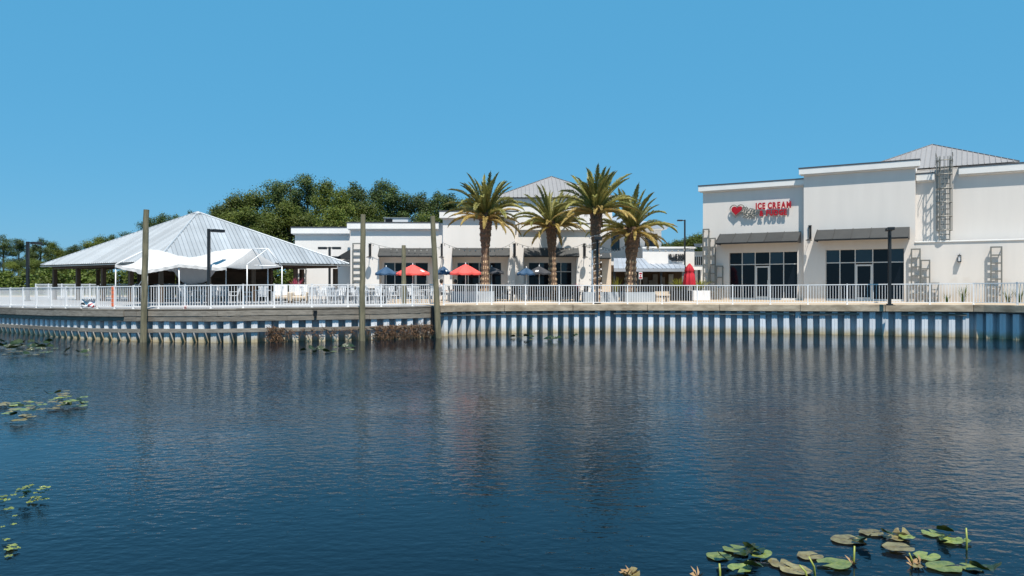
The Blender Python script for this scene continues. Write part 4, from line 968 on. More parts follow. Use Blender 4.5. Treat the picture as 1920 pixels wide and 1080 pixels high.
# ------------------------------------------------------------------ palms
def frond_mesh(L, rise, droop, seed, mt):
    """a feather frond that leaves the crown along +x: arching midrib with two rows of narrow leaflets"""
    rr = random.Random(seed); mb = MB(); N = 26; pts = []; a = rise; q = Vector((0,0,0))
    for i in range(N+1):
        pts.append(q.copy()); q += Vector((math.cos(a),0,math.sin(a)))*L/N; a -= droop/N*(.35+1.3*i/N)
    for i in range(0, N, 3):
        j = min(N, i+3); w = .022*(1-i/N*.8); mb.bar(pts[i], pts[j], w, w)
    for i in range(4, N*3):
        t = i/(N*3); p = pts[int(t*N)].lerp(pts[min(N,int(t*N)+1)], t*N-int(t*N)); k = min(N-1,int(t*N)); d = (pts[k+1]-pts[k]).normalized()
        nu = Vector((0,1,0)).cross(d)*-1
        ll = L*.135*math.sin(min(1,(t*.9+.13))*math.pi)**.6*(.7+.5*rr.random())
        for sgn in (-1,1):
            dv = (d*(.80+.30*rr.random()) + Vector((0,sgn,0))*(.50+.25*rr.random()) + nu*(.22+.35*rr.random())).normalized()
            e = p + dv*ll; mid = p + dv*ll*.5 + nu*.01; w = d.cross(dv).normalized().cross(dv)*.0068*(1+t*.2)
            e = e - Vector((0,0,.10*ll))
            o = len(mb.v); mb.v += [tuple(p-w*.5), tuple(p+w*.5), tuple(mid+w), tuple(mid-w), tuple(e)]
            mb.f += [(o,o+1,o+2,o+3),(o+3,o+2,o+4)]; mb.m += [0,0]
    return mb.mesh('frond', mt)
FR_UP = [frond_mesh(1, 1.2, .55, 1, PALMG), frond_mesh(1, 1.05, .75, 2, PALMG), frond_mesh(1,1.3,.4,9,PALMG)]
FR_MID = [frond_mesh(1, .80, 1.35, 3, PALMG), frond_mesh(1, .55, 1.15, 4, PALMG), frond_mesh(1, .65, 1.5, 8, PALMG)]
FR_LOW = [frond_mesh(1, .35, 1.15, 5, PALMY), frond_mesh(1, .10, 1.0, 6, PALMY), frond_mesh(1,.2,1.35,7,PALMY)]
def trunk_mat(name):
    m = bpy.data.materials.new(name); m.use_nodes = True; nt = m.node_tree; N = nt.nodes; L = nt.links; b = N['Principled BSDF']; b.inputs['Roughness'].default_value = .9
    at = N.new('ShaderNodeAttribute'); at.attribute_name = 'scar'; g = N.new('ShaderNodeNewGeometry'); n = N.new('ShaderNodeTexNoise'); n.inputs['Scale'].default_value = 7; n.inputs['Detail'].default_value = 5; L.new(g.outputs['Position'], n.inputs['Vector'])
    mu = N.new('ShaderNodeMath'); mu.operation = 'MULTIPLY'; L.new(at.outputs['Fac'], mu.inputs[0]); ma = N.new('ShaderNodeMath'); ma.operation = 'MULTIPLY_ADD'; ma.inputs[1].default_value = 1.4; ma.inputs[2].default_value = .15; L.new(n.outputs[0], ma.inputs[0]); L.new(ma.outputs[0], mu.inputs[1])
    rp = N.new('ShaderNodeValToRGB'); rp.color_ramp.elements[0].color = (.16,.10,.066,1); rp.color_ramp.elements[1].color = (.74,.52,.32,1); rp.color_ramp.elements[0].position = .12; rp.color_ramp.elements[1].position = .60
    L.new(mu.outputs[0], rp.inputs[0]); L.new(rp.outputs[0], b.inputs['Base Color']); return m
TRUNK = trunk_mat('palm_trunk')
def palm(label, px, D, ybase, ytrunk, ycrown, Lf, r, seed, zbase, lean=0.0):
    rr = random.Random(seed); H = ZY(ytrunk, D)-zbase+.35
    t = thing('palm_tree', label, 'palm tree', (K(px)*D, D, zbase), 0, 'date palms on the plaza')
    nr, na = int(H/.055), 22; mb = MB(); sc = []
    for j in range(nr+1):
        h = j/nr; rad = r*(1.06-.30*math.sin(h*2.1)+ (.55*max(0,h-.60)/.40 if h > .60 else 0))
        for k in range(na):
            a = 2*math.pi*k/na; u = k/na*11 + j*.40*0; v = j*.055/.17
            cell = math.sin(math.pi*(u*1.0+v*.5))*math.sin(math.pi*(u*1.0-v*.5)); bump = max(0, cell); rough_ = rr.random()
            rd = rad*(1 + .16*bump + .05*rough_) + (.05*rough_ if h > .62 else 0)
            mb.v.append((rd*math.cos(a)+lean*h, rd*math.sin(a), h*H)); sc.append((bump**.7)*(1.0 if h < .55 else .35)*(.4+.6*rough_))
    for j in range(nr):
        for k in range(na): mb.f.append((j*na+k, j*na+(k+1)%na, (j+1)*na+(k+1)%na, (j+1)*na+k)); mb.m.append(0)
    me = mb.mesh('trunk', TRUNK); at = me.attributes.new('scar','FLOAT','POINT'); at.data.foreach_set('value', sc); link('trunk', me, t)
    top = Vector((lean,0,H)); zc_ = ZY(ycrown, D)-zbase
    boots = MB()
    for i in range(46):
        a = rr.random()*6.28; z = H - .9*rr.random(); d = Vector((math.cos(a),math.sin(a),0)); b = Vector((lean,0,z))+d*r*1.0; boots.bar(b, b+d*.14+Vector((0,0,.22)), .05,.03)
    part('boots', boots, BARK, t)
    n = rr.randint(64,78); ga = 2.39996; tx, ty = rr.gauss(0,.10), rr.gauss(0,.10)
    for i in range(n):
        e = i/(n-1); a = i*ga + rr.random()*.3
        if e < .42: me, sc_ = rr.choice(FR_UP), Lf*(.80+.26*rr.random())
        elif e < .68: me, sc_ = rr.choice(FR_MID), Lf*(.95+.2*rr.random())
        else: me, sc_ = rr.choice(FR_LOW), Lf*(.70+.36*rr.random())
        z = H - .05 - .42*e
        link('frond', me, t, (top.x+.12*math.cos(a), .12*math.sin(a), z), rot=(rr.gauss(0,.22)+tx*math.cos(a), rr.gauss(0,.15)+ty*math.sin(a), a), scale=(sc_,)*3)
    # fruit stalk sprays
    mb = MB()
    for i in range(4):
        a = rr.random()*6.28; d = Vector((math.cos(a),math.sin(a),0)); b = top - Vector((0,0,.2)); c = b + d*.7 + Vector((0,0,.25)); mb.tube([b, b+d*.4+Vector((0,0,.3)), c], .014, 5)
        for k in range(14): mb.bar(c, c + d*.2*rr.random() + Vector((rr.gauss(0,.10), rr.gauss(0,.10), -.35-.25*rr.random())), .012)
    part('fruit_stalks', mb, PALMY, t)
    return t
PB = FLAT
palm('leftmost date palm, standing right of the red umbrellas', 909, 45.6, 560, 410, 385, 2.75, .29, 3, PB, .06)
palm('second date palm from the left, thinner trunk with the gabled roof behind it', 1037, 49.5, 560, 425, 398, 2.65, .275, 4, PB, -.12)
palm('tallest date palm, third from the left, with lights wound round its trunk', 1117, 43.6, 560, 400, 364, 2.75, .25, 5, PB, .02)
palm('rightmost date palm, thickest trunk, before the veranda', 1181, 46.0, 560, 437, 410, 2.70, .37, 6, PB, .15)

# ------------------------------------------------------------------ planters, benches, tables, umbrellas, chairs
def planter(label, px0, px1, D, y0, y1, mt=PLANTER, dep=1.3, group='long grey planter boxes'):
    x0, x1 = K(px0)*D, K(px1)*D; h = ZY(y0,D)-FLAT
    t = thing('planter', label, 'planter', ((x0+x1)/2, D+dep/2, FLAT), 0, group); w = (x1-x0)/2; mb = MB()
    mb.box(-w,w,-dep/2,-dep/2+.06,0,h); mb.box(-w,w,dep/2-.06,dep/2,0,h); mb.box(-w,-w+.06,-dep/2+.062,dep/2-.062,0,h); mb.box(w-.06,w,-dep/2+.062,dep/2-.062,0,h)
    part('box', mb, mt, t, bevel=.01); mb = MB(); mb.box(-w+.062,w-.062,-dep/2+.064,dep/2-.064,h-.12,h-.08); part('soil', mb, SOIL, t); return t, h
planter('grey planter box around the foot of the leftmost palm',846,926,44.4,546.5,567,dep=2.4)
planter('short grey planter box left of the lamp post, at the tallest palm',1096,1116,42.9,548,567,dep=1.4)
planter('grey planter box just right of the tallest palm',1124,1160,44,548,566,dep=1.8)
planter('long grey planter box at the foot of the rightmost palm',1173,1229,44.8,548,566,dep=2.6)
tp, hp = planter('white square planter with yellow-green leaves by the shop corner',1300,1332,48.5,545,563,WHITE,1.1,None)
td, hd = planter('black planter full of yellow-green leaves under the closed red umbrella',1258,1297,47.5,545,562,BLACK,1.2,None)
strap_plant('potted_plant','yellow-green strappy plant in the white square planter',(tp.location.x,tp.location.y,FLAT+hp-.1),150,.85,.9,LEAF_YEL,41)
strap_plant('potted_plant','yellow-green strappy plant in the black planter',(td.location.x,td.location.y,FLAT+hd-.1),190,.95,1.0,LEAF_YEL,42)
strap_plant('potted_plant','tall yellow-green plant beside the veranda post',(K(1155)*55,55,FLAT),60,1.5,.35,LEAF_YEL,43)
strap_plant('potted_plant','pink flowering plant at the right end of the third shopfront',(K(1082)*48,48,FLAT+.55),60,.6,.7,PINKF,44)
strap_plant('potted_plant','red flowering plant beside the pavilion and left wing',(K(555)*46,46,FLAT+.6),70,.8,.6,PINKF,45)
t = thing('pot','terracotta coloured tall pot under the red flowering plant','pot',(K(555)*46,46,FLAT)); mb = MB(); mb.lathe([(0,0),(.18,0),(.25,.5),(.28,.62),(.24,.62),(.2,.5),(0,.5)],16); part('pot_body', mb, BEIGE, t, smooth=True)
t = thing('pot','dark pot under the pink flowering plant','pot',(K(1082)*48,48,FLAT)); mb = MB(); mb.lathe([(0,0),(.16,0),(.22,.45),(.25,.57),(.21,.57),(.18,.45),(0,.45)],16); part('pot_body', mb, BLACK, t, smooth=True)
t = thing('bench','beige stone bench between the grey and black planters','bench',(K(1242)*45,45,FLAT)); mb = MB(); mb.box(-.42,.42,-.25,.25,.34,.46); part('seat', mb, BEIGE, t, bevel=.02)
for x in (-.32,.32): mb = MB(); mb.box(x-.09,x+.09,-.2,.2,0,.338); part('leg', mb, BEIGE, t)
mb = MB(); mb.box(-.42,.42,.19,.25,.465,.62); part('backrest', mb, BEIGE, t)

def umbrella(label, px, D, ytop, half, yedge, mt, logo=None, group='open patio umbrellas'):
    t = thing('patio_umbrella', label, 'umbrella', (K(px)*D, D, FLAT), 0, group)
    zt, zr = ZY(ytop,D)-FLAT, ZY(yedge,D)-FLAT; rad = half*D/F; n = 8; a0 = .3 + px*.1
    mb = MB(); mb.tube([(0,0,.06),(0,0,zt+.04)], .022, 8); part('pole', mb, WHITE, t)
    mb = MB(); mb.lathe([(0,.07),(.06,.07),(.24,.05),(.25,0),(0,0)], 16); part('base', mb, BLACK, t)
    for i in range(n):
        a, b = a0+2*math.pi*i/n, a0+2*math.pi*(i+1)/n; m = MB(); rowsn = 5; cols = 4
        for j in range(rowsn+1):
            h = j/rowsn; rr_ = rad*h; zz = zt + (zr-zt)*h**1.12
            for k in range(cols+1):
                w = k/cols; ca = Vector((math.cos(a),math.sin(a)))*(1-w)+Vector((math.cos(b),math.sin(b)))*w; m.v.append((ca.x*rr_, ca.y*rr_, zz-.10*h*math.sin(w*math.pi)*.6))
        for k in range(cols+1):
            v = m.v[rowsn*(cols+1)+k]; m.v.append((v[0]*1.005, v[1]*1.005, v[2]-.10-.02*math.sin(k*2)))
        for j in range(rowsn+1):
            for k in range(cols):
                o = j*(cols+1)+k; m.f.append((o,o+cols+1,o+cols+2,o+1)); m.m.append(1 if (logo and i in logo and j == 3 and k in (1,2)) else 0)
        part('canopy_panel', m, [mt, WHITE], t, smooth=False)
    mb = MB()
    for i in range(n):
        a = a0+2*math.pi*i/n; mb.tube([(0,0,zt-.02),(rad*.98*math.cos(a),rad*.98*math.sin(a),zr-.01)], .009, 5); mb.tube([(0,0,zr-.15),(rad*.5*math.cos(a),rad*.5*math.sin(a),(zt+zr)/2-.04)], .008, 5)
    part('ribs', mb, WHITE, t)
    mb = MB(); mb.lathe([(0,zt+.10),(.03,zt+.06),(.03,zt-.02)], 8); part('finial', mb, WHITE, t)
umbrella('blue patio umbrella at the far left, left of the first red one',724,48,500,21,512,NAVY,(5,4))
umbrella('red patio umbrella behind the short timber post',774,46.5,496,32,512,RED,(4,))
umbrella('small blue patio umbrella between the two red ones',832,48,499,14,511,NAVY,(4,5))
umbrella('red patio umbrella left of the leftmost palm',873,43.4,495,31,511,RED)
umbrella('grey-black patio umbrella half hidden by the leftmost palm trunk',922,48.5,500,23,510,CHAR)
umbrella('blue patio umbrella before the pier right of the first palm',987,47.5,502,18,512,NAVY,(5,))
umbrella('charcoal patio umbrella left of the second palm trunk',1011,48,499,23,511,CHAR,(4,))
t = thing('patio_umbrella','closed red patio umbrella wrapped on its pole by the shop corner','umbrella',(K(1293)*47.2,47.2,FLAT)); H = ZY(494,47.2)-FLAT
mb = MB(); mb.tube([(0,0,0.05),(0,0,H)], .024, 8); part('pole', mb, WHITE, t)
mb = MB(); n = 28; prof = [(.03,H-.0),(.16,H-.18),(.27,H-.42),(.25,H-.52),(.22,H-.58),(.28,H-.68),(.33,H-1.0),(.37,H-1.3),(.36,H-1.36)]
for r_, z in prof:
    for k in range(n): a = 2*math.pi*k/n; q = r_*(1+.16*math.sin(k*2*math.pi/n*7)+.06*math.sin(k*3.1+z*3)); mb.v.append((q*math.cos(a), q*math.sin(a), z))
for i in range(len(prof)-1):
    for k in range(n): mb.f.append((i*n+k,i*n+(k+1)%n,(i+1)*n+(k+1)%n,(i+1)*n+k)); mb.m.append(0)
part('folded_canopy', mb, REDC, t, smooth=True); mb = MB(); mb.lathe([(0,.07),(.06,.07),(.24,.05),(.25,0),(0,0)], 16); part('base', mb, BLACK, t)

def chair_proto(mt):
    t = link('patio_chair', None); m = MB()
    m.box(-.24,.24,-.22,.22,.40,.43); part('seat', m, mt, t, bevel=.01)
    m = MB()
    for i in range(5): x = -.19+i*.095; m.add([(x-.03,.20,.44),(x+.03,.20,.44),(x+.03,.32,.88),(x-.03,.32,.88),(x-.03,.225,.44),(x+.03,.225,.44),(x+.03,.345,.88),(x-.03,.345,.88)], [(0,1,2,3),(7,6,5,4),(0,4,5,1),(1,5,6,2),(2,6,7,3),(3,7,4,0)])
    m.box(-.25,.25,.31,.36,.882,.94); part('backrest', m, mt, t)
    for x in (-.21,.21):
        for y in (-.19,.19): m = MB(); m.tube([(x*1.05,y*1.1,0),(x,y,.40)], .022, 6); part('leg', m, mt, t)
        m = MB(); m.box(x-.03,x+.03,-.22,.27,.62,.65); m.box(x-.015,x+.015,-.2,-.17,.43,.62); part('armrest', m, mt, t)
    remember(t); return t
def table_proto(mt, r=.45):
    t = link('patio_table', None); m = MB(); m.lathe([(0,.74),(r,.74),(r,.71),(0,.71)], 20); part('tabletop', m, mt, t)
    for a in (0.8,2.37,3.94,5.51): m = MB(); m.tube([(.38*math.cos(a),.38*math.sin(a),0),(.28*math.cos(a),.28*math.sin(a),.71)], .02, 6); part('leg', m, mt, t)
    remember(t); return t
CW, TW = chair_proto(WHITEPL), table_proto(WHITEPL); CB, TBK = chair_proto(BLACK), table_proto(BLACK)
used = set()
def place(proto, label, cat, x, y, rz, group):
    if proto.name in used: o = copy_tree(proto)
    else: o = proto; used.add(proto.name)
    o.location = (x,y,FLAT); o.rotation_euler = (0,0,rz); tag(o, label, cat, group); return o
def set_(px, D, tproto, cproto, k, tl, cl, tg, cg, rad=.72, ph=0.0):
    x, y = K(px)*D, D
    place(tproto, tl, 'table', x, y, 0, tg)
    for i in range(k):
        a = ph + 2*math.pi*i/k + random.uniform(-.12,.12); place(cproto, cl.replace('at the table', ['right of','right inland of','inland of','left inland of','left of','lakeward left of','lakeward of','lakeward right of'][int(((a+math.pi/8)%(2*math.pi))//(math.pi/4))]+' the table').replace('white slatted','white'), 'chair', x+rad*math.cos(a), y+rad*math.sin(a), a-math.pi/2, cg)
for px, D, k, w in ((372,40.6,4,'behind the third tent pole'),(412,41.2,4,'right of the tent lamp post'),(492,40.0,4,'at the right end of the tent'),(600,41.5,4,'left of the pavilion corner lamp'),(633,40.6,4,'below the dark side awning'),(661,42.0,3,'left of the upright pile'),(694,40.6,4,'right of the upright pile'),(722,42.2,3,'under the leftmost blue umbrella'),(796,43,4,'left of the crooked pile')):
    set_(px, D, TW, CW, k, f'round white table on the deck {w}', f'white slatted patio chair at the table {w}', 'round white deck tables', 'white patio chairs on the deck', ph=px)
for px, D, k, w in ((945,47.3,4,'between the first two palms, left'),(968,48,3,'before the pier right of the first palm'),(1008,48.3,4,'under the charcoal umbrella'),(1052,48.8,4,'right of the second palm'),(1075,47,3,'by the pink flowers'),(872,46.7,4,'under the right red umbrella'),(1270,52,3,'before the veranda')):
    set_(px, D, TBK, CB, k, f'round black table {w}', f'black patio chair at the table {w}', 'round black plaza tables', 'black patio chairs on the plaza', ph=px)
t = thing('bar_counter','long dark bar counter in front of the low white wing','bar counter',(K(672)*46.5,46.5,FLAT)); mb = MB(); mb.box(-1.75,1.75,-.25,.25,.72,.80); part('counter_top', mb, BLACK, t)
for x in (-1.65,-.55,.55,1.65): mb = MB(); mb.box(x-.04,x+.04,-.2,.2,0,.719); part('leg', mb, BLACK, t)
mb = MB(); mb.box(-1.6,1.6,.05,.09,.05,.715); part('front_panel', mb, DARKPOLE, t)
# pale cushioned lounge seats left of the restaurant wing
def lounge(label, px, D, rz):
    t = thing('lounge_chair', label, 'lounge chair', (K(px)*D, D, FLAT), rz, 'beige lounge chairs by the pavilion')
    for nm, b in (('seat',(-.36,.36,-.36,.36,.22,.40)),('backrest',(-.36,.36,.30,.44,.40,1.02)),('armrest',(-.46,-.362,-.36,.44,.1,.60)),('armrest',(.362,.46,-.36,.44,.1,.60))):
        m = MB(); m.box(*b); part(nm, m, BEIGE if nm != 'backrest' else WHITE, t, bevel=.05)
    for x in (-.4,.4):
        for y in (-.3,.38): m = MB(); m.box(x-.03,x+.03,y-.03,y+.03,0,.10); part('leg', m, POSTW, t)
lounge('pale cushioned lounge chair behind the tent frame',527,42,.3); lounge('pale cushioned lounge chair left of the red flowering plant',544,43,-.4); lounge('pale lounge chair in front of the red flowering plant',562,41.5,.1)
# small red and white sign on a post
t = thing('post_sign','small red and white sign on a thin post right of the rightmost palm','sign',(K(1201)*50,50,FLAT)); H = ZY(510,50)-FLAT
mb = MB(); mb.tube([(0,.02,0),(0,.02,H)], .025, 8); part('post', mb, GALV, t)
mb = MB(); mb.box(-.12,.12,-.02,-.003,H-.48,H); part('panel', mb, WHITE, t)
mb = MB(); mb.box(-.09,.09,-.026,-.021,H-.15,H-.05); mb.box(-.09,.09,-.026,-.021,H-.44,H-.33); mb.box(-.05,.05,-.026,-.021,H-.29,H-.2); part('marking', mb, SIGNRED, t)

# ------------------------------------------------------------------ string lights
def string(label, pts3, sag, bulbs):
    t = thing('string_lights', label, 'string lights', pts3[0], 0, 'bulb strings over the plaza'); o = Vector(pts3[0]); cab = MB(); bl = MB()
    for a, b in zip(pts3, pts3[1:]):
        a, b = Vector(a)-o, Vector(b)-o; q = []
        for i in range(17): u_ = i/16; p = a.lerp(b,u_); p.z -= sag*4*u_*(1-u_); q.append(p)
        cab.tube(q, .010, 4)
        for i in range(bulbs): u_ = (i+.5)/bulbs; p = a.lerp(b,u_); p.z -= sag*4*u_*(1-u_)+.05; bl.lathe([(0,.06),(.018,.05),(.020,0),(.042,-.05),(.03,-.095),(0,-.11)], 6, c=p)
    part('cable', cab, BLACK, t); o_ = part('bulbs', bl, GALV, t); o_['kind'] = 'stuff'
w_ = lambda px, py, D: tuple(P(px,py,D))
string('bulb string sagging from the leftmost pier lamp to the crooked pile pier', [w_(694,455,51.6), w_(829,462,51.3)], .35, 12)
string('bulb string from the crooked pile pier to the pier right of the first palm', [w_(829,454,51.3), w_(908,466,45.6), w_(965,452,51.3)], .25, 8)
string('bulb string from the pier right of the first palm to the tallest palm', [w_(965,454,51.3), w_(1037,462,49.4), w_(1096,456,51.5), w_(1117,452,43.6)], .22, 7)
string('bulb string from the tallest palm past the rightmost palm to the shop corner', [w_(1117,455,43.6), w_(1181,455,46), w_(1320,458,51.5)], .4, 12)
# lights wound round the tallest palm
t = thing('trunk_lights','white light strand wound around the tallest palm trunk','string lights',(K(1117)*43.6,43.6,FLAT)); mb = MB(); q = [(.34*math.cos(a)-.02,.34*math.sin(a),.3+a*.065) for a in np.linspace(0,60,360)]; mb.tube(q,.008,4); part('cable', mb, WHITE, t)
bl = MB()
for a in np.linspace(0,60,150): bl.lathe([(0,.03),(.028,0),(0,-.03)],5,c=(.36*math.cos(a)-.02,.36*math.sin(a),.3+a*.065))
part('bulbs', bl, WHITE, t)['kind'] = 'stuff'
t = thing('support_post','white flagpole-like post just left of the tallest palm trunk','post',(K(1110.5)*43.3,43.3,FLAT)); mb = MB(); mb.tube([(0,0,0),(0,0,ZY(470,43.3)-FLAT)], .05, 10); part('shaft', mb, WHITE, t); mb = MB(); mb.box(-.1,.1,-.1,.1,0,.02); part('foot', mb, WHITE, t)

# ------------------------------------------------------------------ two seated people
def person(label, px, D, rz, shirt, seed):
    t = thing('person', label, 'person', (K(px)*D, D, FLAT), rz)
    J = [(0,0,.50,.14),(0,.02,.70,.13),(0,.02,.92,.15),(0,0,1.06,.055),(0,-.02,1.16,.085),(0,-.03,1.24,.09),
         (-.18,.02,.98,.055),(-.22,-.02,.74,.045),(-.16,-.24,.68,.036),(-.13,-.32,.68,.035),(.18,.02,.98,.055),(.22,-.02,.74,.045),(.16,-.24,.68,.036),(.13,-.32,.68,.035),
         (-.10,-.05,.50,.09),(-.11,-.44,.50,.065),(-.11,-.46,.10,.045),(-.11,-.58,.05,.04),(.10,-.05,.50,.09),(.11,-.44,.50,.065),(.11,-.46,.10,.045),(.11,-.58,.05,.04)]
    E = [(0,1),(1,2),(2,3),(3,4),(4,5),(2,6),(6,7),(7,8),(8,9),(2,10),(10,11),(11,12),(12,13),(0,14),(14,15),(15,16),(16,17),(0,18),(18,19),(19,20),(20,21)]
    me = bpy.data.meshes.new('body'); me.from_pydata([j[:3] for j in J], E, []); ob = bpy.data.objects.new('tmp_body', me); COL.objects.link(ob)
    sk_ = ob.modifiers.new('s','SKIN'); 
    for i, j in enumerate(J): me.skin_vertices[0].data[i].radius = (j[3], j[3])
    me.skin_vertices[0].data[0].use_root = True; ob.modifiers.new('d','SUBSURF').levels = 1
    dg = bpy.context.evaluated_depsgraph_get(); dg.update(); m2 = bpy.data.meshes.new_from_object(ob.evaluated_get(dg)); bpy.data.objects.remove(ob)
    m2.name = 'body'; m2.materials.clear()
    for mm in (SKIN, shirt, CHAR): m2.materials.append(mm)
    for p in m2.polygons:
        c = p.center; p.use_smooth = True; p.material_index = 0 if c.z > 1.02 or (c.y < -.18 and .6 < c.z < .8) else (1 if c.z > .58 else 2)
    link('body', m2, t)
    rr = random.Random(seed); hm = MB(); hm.lathe([(0,.13),(.06,.12),(.10,.06),(.108,0),(.10,-.07),(.085,-.11)], 14, c=(0,.0,1.235))
    hm.v = [v for v in hm.v]; part('hair', hm, HAIR, t, smooth=True)
person('dark-haired person in a white shirt seated right of the crooked pile', 827.5, 43.2, R(110), WHITEPL, 1)
person('dark-haired person in dark clothes seated under the right red umbrella', 854, 46.2, R(-60), CHAR, 2)
for px, D, rz, lb in ((827.5,43.2,R(110),'white chair under the person in the white shirt'),(854,46.2,R(-60),'black chair under the person in dark clothes')):
    place(CW if rz > 0 else CB, lb, 'chair', K(px)*D, D, rz, None)

# ------------------------------------------------------------------ water lilies
def lily_mat(name, c1, c2):
    m = leaf_mat(name, c1, c2, .15, .28, 11.0, .22); m.node_tree.nodes['Principled BSDF'].inputs['Specular IOR Level'].default_value = .6; return m
PADG = lily_mat('pad_green', (.085,.13,.030), (.25,.28,.075)); PADB = lily_mat('pad_brown', (.10,.065,.025), (.27,.24,.11)); PADD = lily_mat('pad_dark', (.012,.022,.006), (.035,.055,.012))
STEMG = mat('pad_stem', (.26,.30,.06), .5); BUDB = mat('dry_pad_tip', (.30,.19,.09), .8)
def pad_mb(r, fold=0.0, cup=.0, seed=0):
    rr = random.Random(seed); mb = MB(); N, M_ = 26, 4; mb.v.append((0,0,.0))
    for j in range(1, M_+1):
        for k in range(N+1):
            a = .22 + (2*math.pi-.44)*k/N; q = r*j/M_*(1+.05*math.sin(3*a+seed)+.03*math.sin(7*a+seed*2)); x, y = q*math.cos(a)*1.12, q*math.sin(a)
            z = cup*(j/M_)**2*r*(.6+.4*math.sin(2*a+seed)) + fold*max(0,-x)*.75 + .004*math.sin(5*a+j)
            if fold: x = x + .35*fold*max(0,-x)
            mb.v.append((x,y,z))
    for k in range(N): mb.f.append((0,1+k,2+k)); mb.m.append(0)
    for j in range(M_-1):
        for k in range(N): o = 1+j*(N+1)+k; mb.f.append((o,o+N+1,o+N+2,o+1)); mb.m.append(0)
    return mb
def water_pt(px, py): D = ZC*F/(py-HY); return Vector((K(px)*D, D, 0))
def lily(label, pads, stems=(), buds=()):
    c = water_pt(*pads[0][:2]) if pads else water_pt(*stems[0][:2]); t = thing('water_lily', label, 'water lily', c, 0, 'water lilies on the lake')
    for i, (px, py, r, kind, rz, cup) in enumerate(pads):
        p = water_pt(px,py)-c; r = r*.70 if py > 985 and px > 1100 else r; mt = {'g':PADG,'b':PADB,'d':PADD}[kind]; fold = .9 if kind == 'd' else 0
        o = part('lily_pad', pad_mb(r, fold, cup, i+int(px)), mt, t, p+Vector((0,0,.014+.006*i+(.03 if fold else 0))), rz, smooth=True)
    for px, py, py1, dx in stems:
        p = water_pt(px,py)-c; D = water_pt(px,py).y; h = (py-py1)/F*D; m = MB(); m.tube([p+Vector((0,0,-.12)), p+Vector((dx*.4,0,h*.5)), p+Vector((dx,0.02,h))], [.011,.010,.008], 6); part('stem', m, STEMG, t, smooth=True)
    for px, py in buds:
        p = water_pt(px,py)-c; m = MB(); rr = random.Random(int(px))
        for k in range(7): a = k*.9; m.add([p+Vector((0,0,-.01)), p+Vector((.04*math.cos(a),.04*math.sin(a),.03+.02*rr.random())), p+Vector((.075*math.cos(a+.5),.075*math.sin(a+.5),.02+.07*rr.random()))], [(0,1,2)])
        part('dry_tip', m, BUDB, t)
lily('cluster of green pads with two upturned dark leaves, lowest centre right', [(1347,1045,.155,'g',.4,.02),(1380,1034,.17,'g',2.0,.05),(1357,1056,.12,'d',.2,0),(1398,1048,.16,'d',2.9,.1),(1412,1044,.15,'d',.5,.1),(1425,1046,.16,'g',1.0,.05),(1388,1075,.15,'g',4.0,.04),(1412,1078,.12,'d',1.0,0)], [(1394,1070,1052,.05),(1350,1085,1058,0)])
lily('brownish pads with two bright bent stems, left of the middle stalk', [(1518,1044,.16,'b',.3,.02),(1462,1059,.15,'b',1.3,0),(1490,1072,.19,'b',2.2,.03),(1565,1062,.20,'g',3.3,.01)], [(1531,1080,1045,-.06),(1517,1082,1061,-.08)])
lily('pointed brown-green pad with a dark curled leaf on a short stalk', [(1588,1014,.21,'b',.3,.02),(1618,1022,.13,'d',2.2,.1),(1610,1014,.10,'b',2.8,.02)], [(1600,1056,1025,.02)], [(1598,1057)])
lily('mottled yellow-brown pads with an upright folded tip', [(1634,1001,.16,'b',.2,.02),(1676,1010,.15,'b',2.0,.03),(1690,1006,.12,'b',1.2,.55),(1662,1010,.09,'d',.3,0),(1684,1033,.19,'b',.0,.05),(1700,1014,.10,'g',0,.02)])
lily('two pale green pads with a dry stalk foot between them', [(1738,1045,.165,'g',.8,.03),(1770,1066,.20,'g',.2,.01),(1720,1066,.07,'b',1,0)], [(1711,1060,1038,-.02)], [(1713,1062),(1725,1058)])
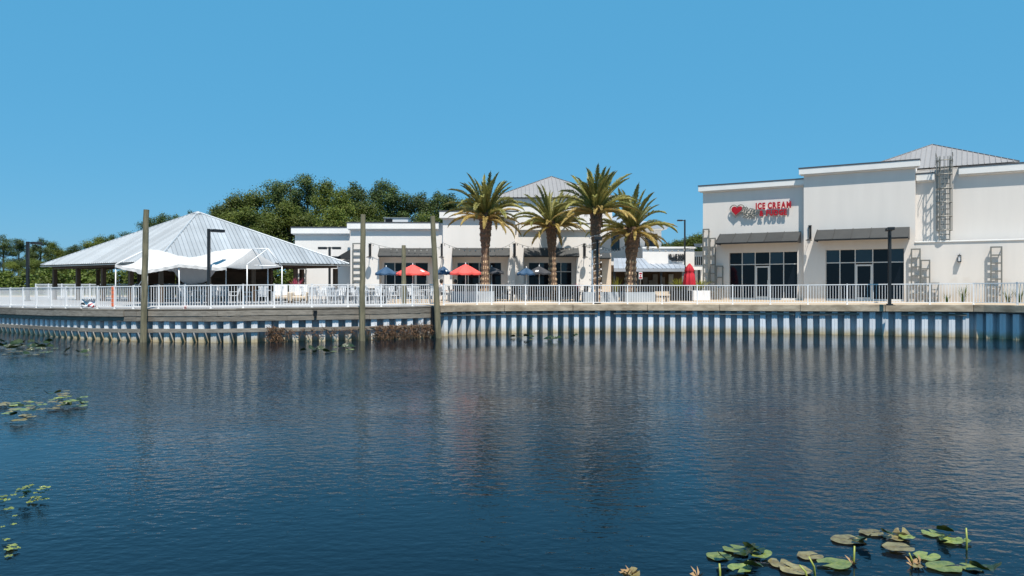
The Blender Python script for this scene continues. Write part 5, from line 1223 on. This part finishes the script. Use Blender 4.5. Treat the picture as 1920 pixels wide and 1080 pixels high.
lily('green pads around a raised dark heart-shaped leaf and a tall pale stalk', [(1748,1002,.15,'g',1.6,.02),(1773,1004,.12,'d',.8,.12),(1783,1018,.15,'g',3.4,.02),(1806,1018,.10,'g',1.0,.02),(1772,1020,.09,'d',2.2,0)], [(1812,1031,991,.01)])
lily('dark upturned leaves at the bottom edge of the right-hand lilies', [(1820,1066,.13,'g',2.4,.02),(1838,1076,.14,'d',.4,.1),(1862,1078,.12,'d',2.6,.1)])
lily('ragged dry pad tips at the bottom edge, centre', [(1182,1081,.12,'b',.5,.5)], (), [(1184,1078),(1308,1082),(1175,1080)])
def far_lilies(label, x0, x1, y0, y1, n, seed, kinds='ggbd', r=(.07,.14), fn=None):
    rr = random.Random(seed); pads = []
    for i in range(n):
        u_ = rr.random(); px = x0+(x1-x0)*u_; py = (y0+(y1-y0)*rr.random()) if fn is None else fn(u_, rr)
        pads.append((px, py, r[0]+(r[1]-r[0])*rr.random(), rr.choice(kinds), rr.random()*6.28, .1*rr.random()+(.12 if rr.random() < .25 else 0)))
    lily(label, pads)
far_lilies('scattered pads near the wall at far left, in front of the sheet piling', 2, 92, 648, 668, 46, 1, 'gdbdd', (.10,.20))
far_lilies('sparse pads right of the far left patch', 92, 165, 652, 667, 9, 2, 'gdd', (.09,.18))
far_lilies('patch of yellow-green and dark pads at mid left', 12, 160, 762, 788, 40, 3, 'ggdbb', (.06,.14), lambda u_, rr: 774+12*math.sin(u_*5+1)+rr.gauss(0,5))
far_lilies('few dark and yellow leaves trailing right of the mid left patch', 0, 60, 756, 774, 10, 4, 'gdb', (.06,.13))
far_lilies('bow of small bright green pads at lower left edge', 0, 92, 938, 1045, 34, 5, 'gg', (.022,.048), lambda u_, rr: 940+ (rr.random()*5 if u_ > .35 else rr.random()**1.5*75))
far_lilies('small drift of pads below the dry vines', 562, 660, 651, 664, 16, 17, 'gdd', (.09,.18))
far_lilies('thin line of floating leaves before the plaza piling', 955, 1085, 632, 640, 16, 7, 'ddb', (.09,.16))
far_lilies('two small floating leaves at lower left', 10, 40, 1010, 1046, 5, 8, 'gg', (.03,.05))
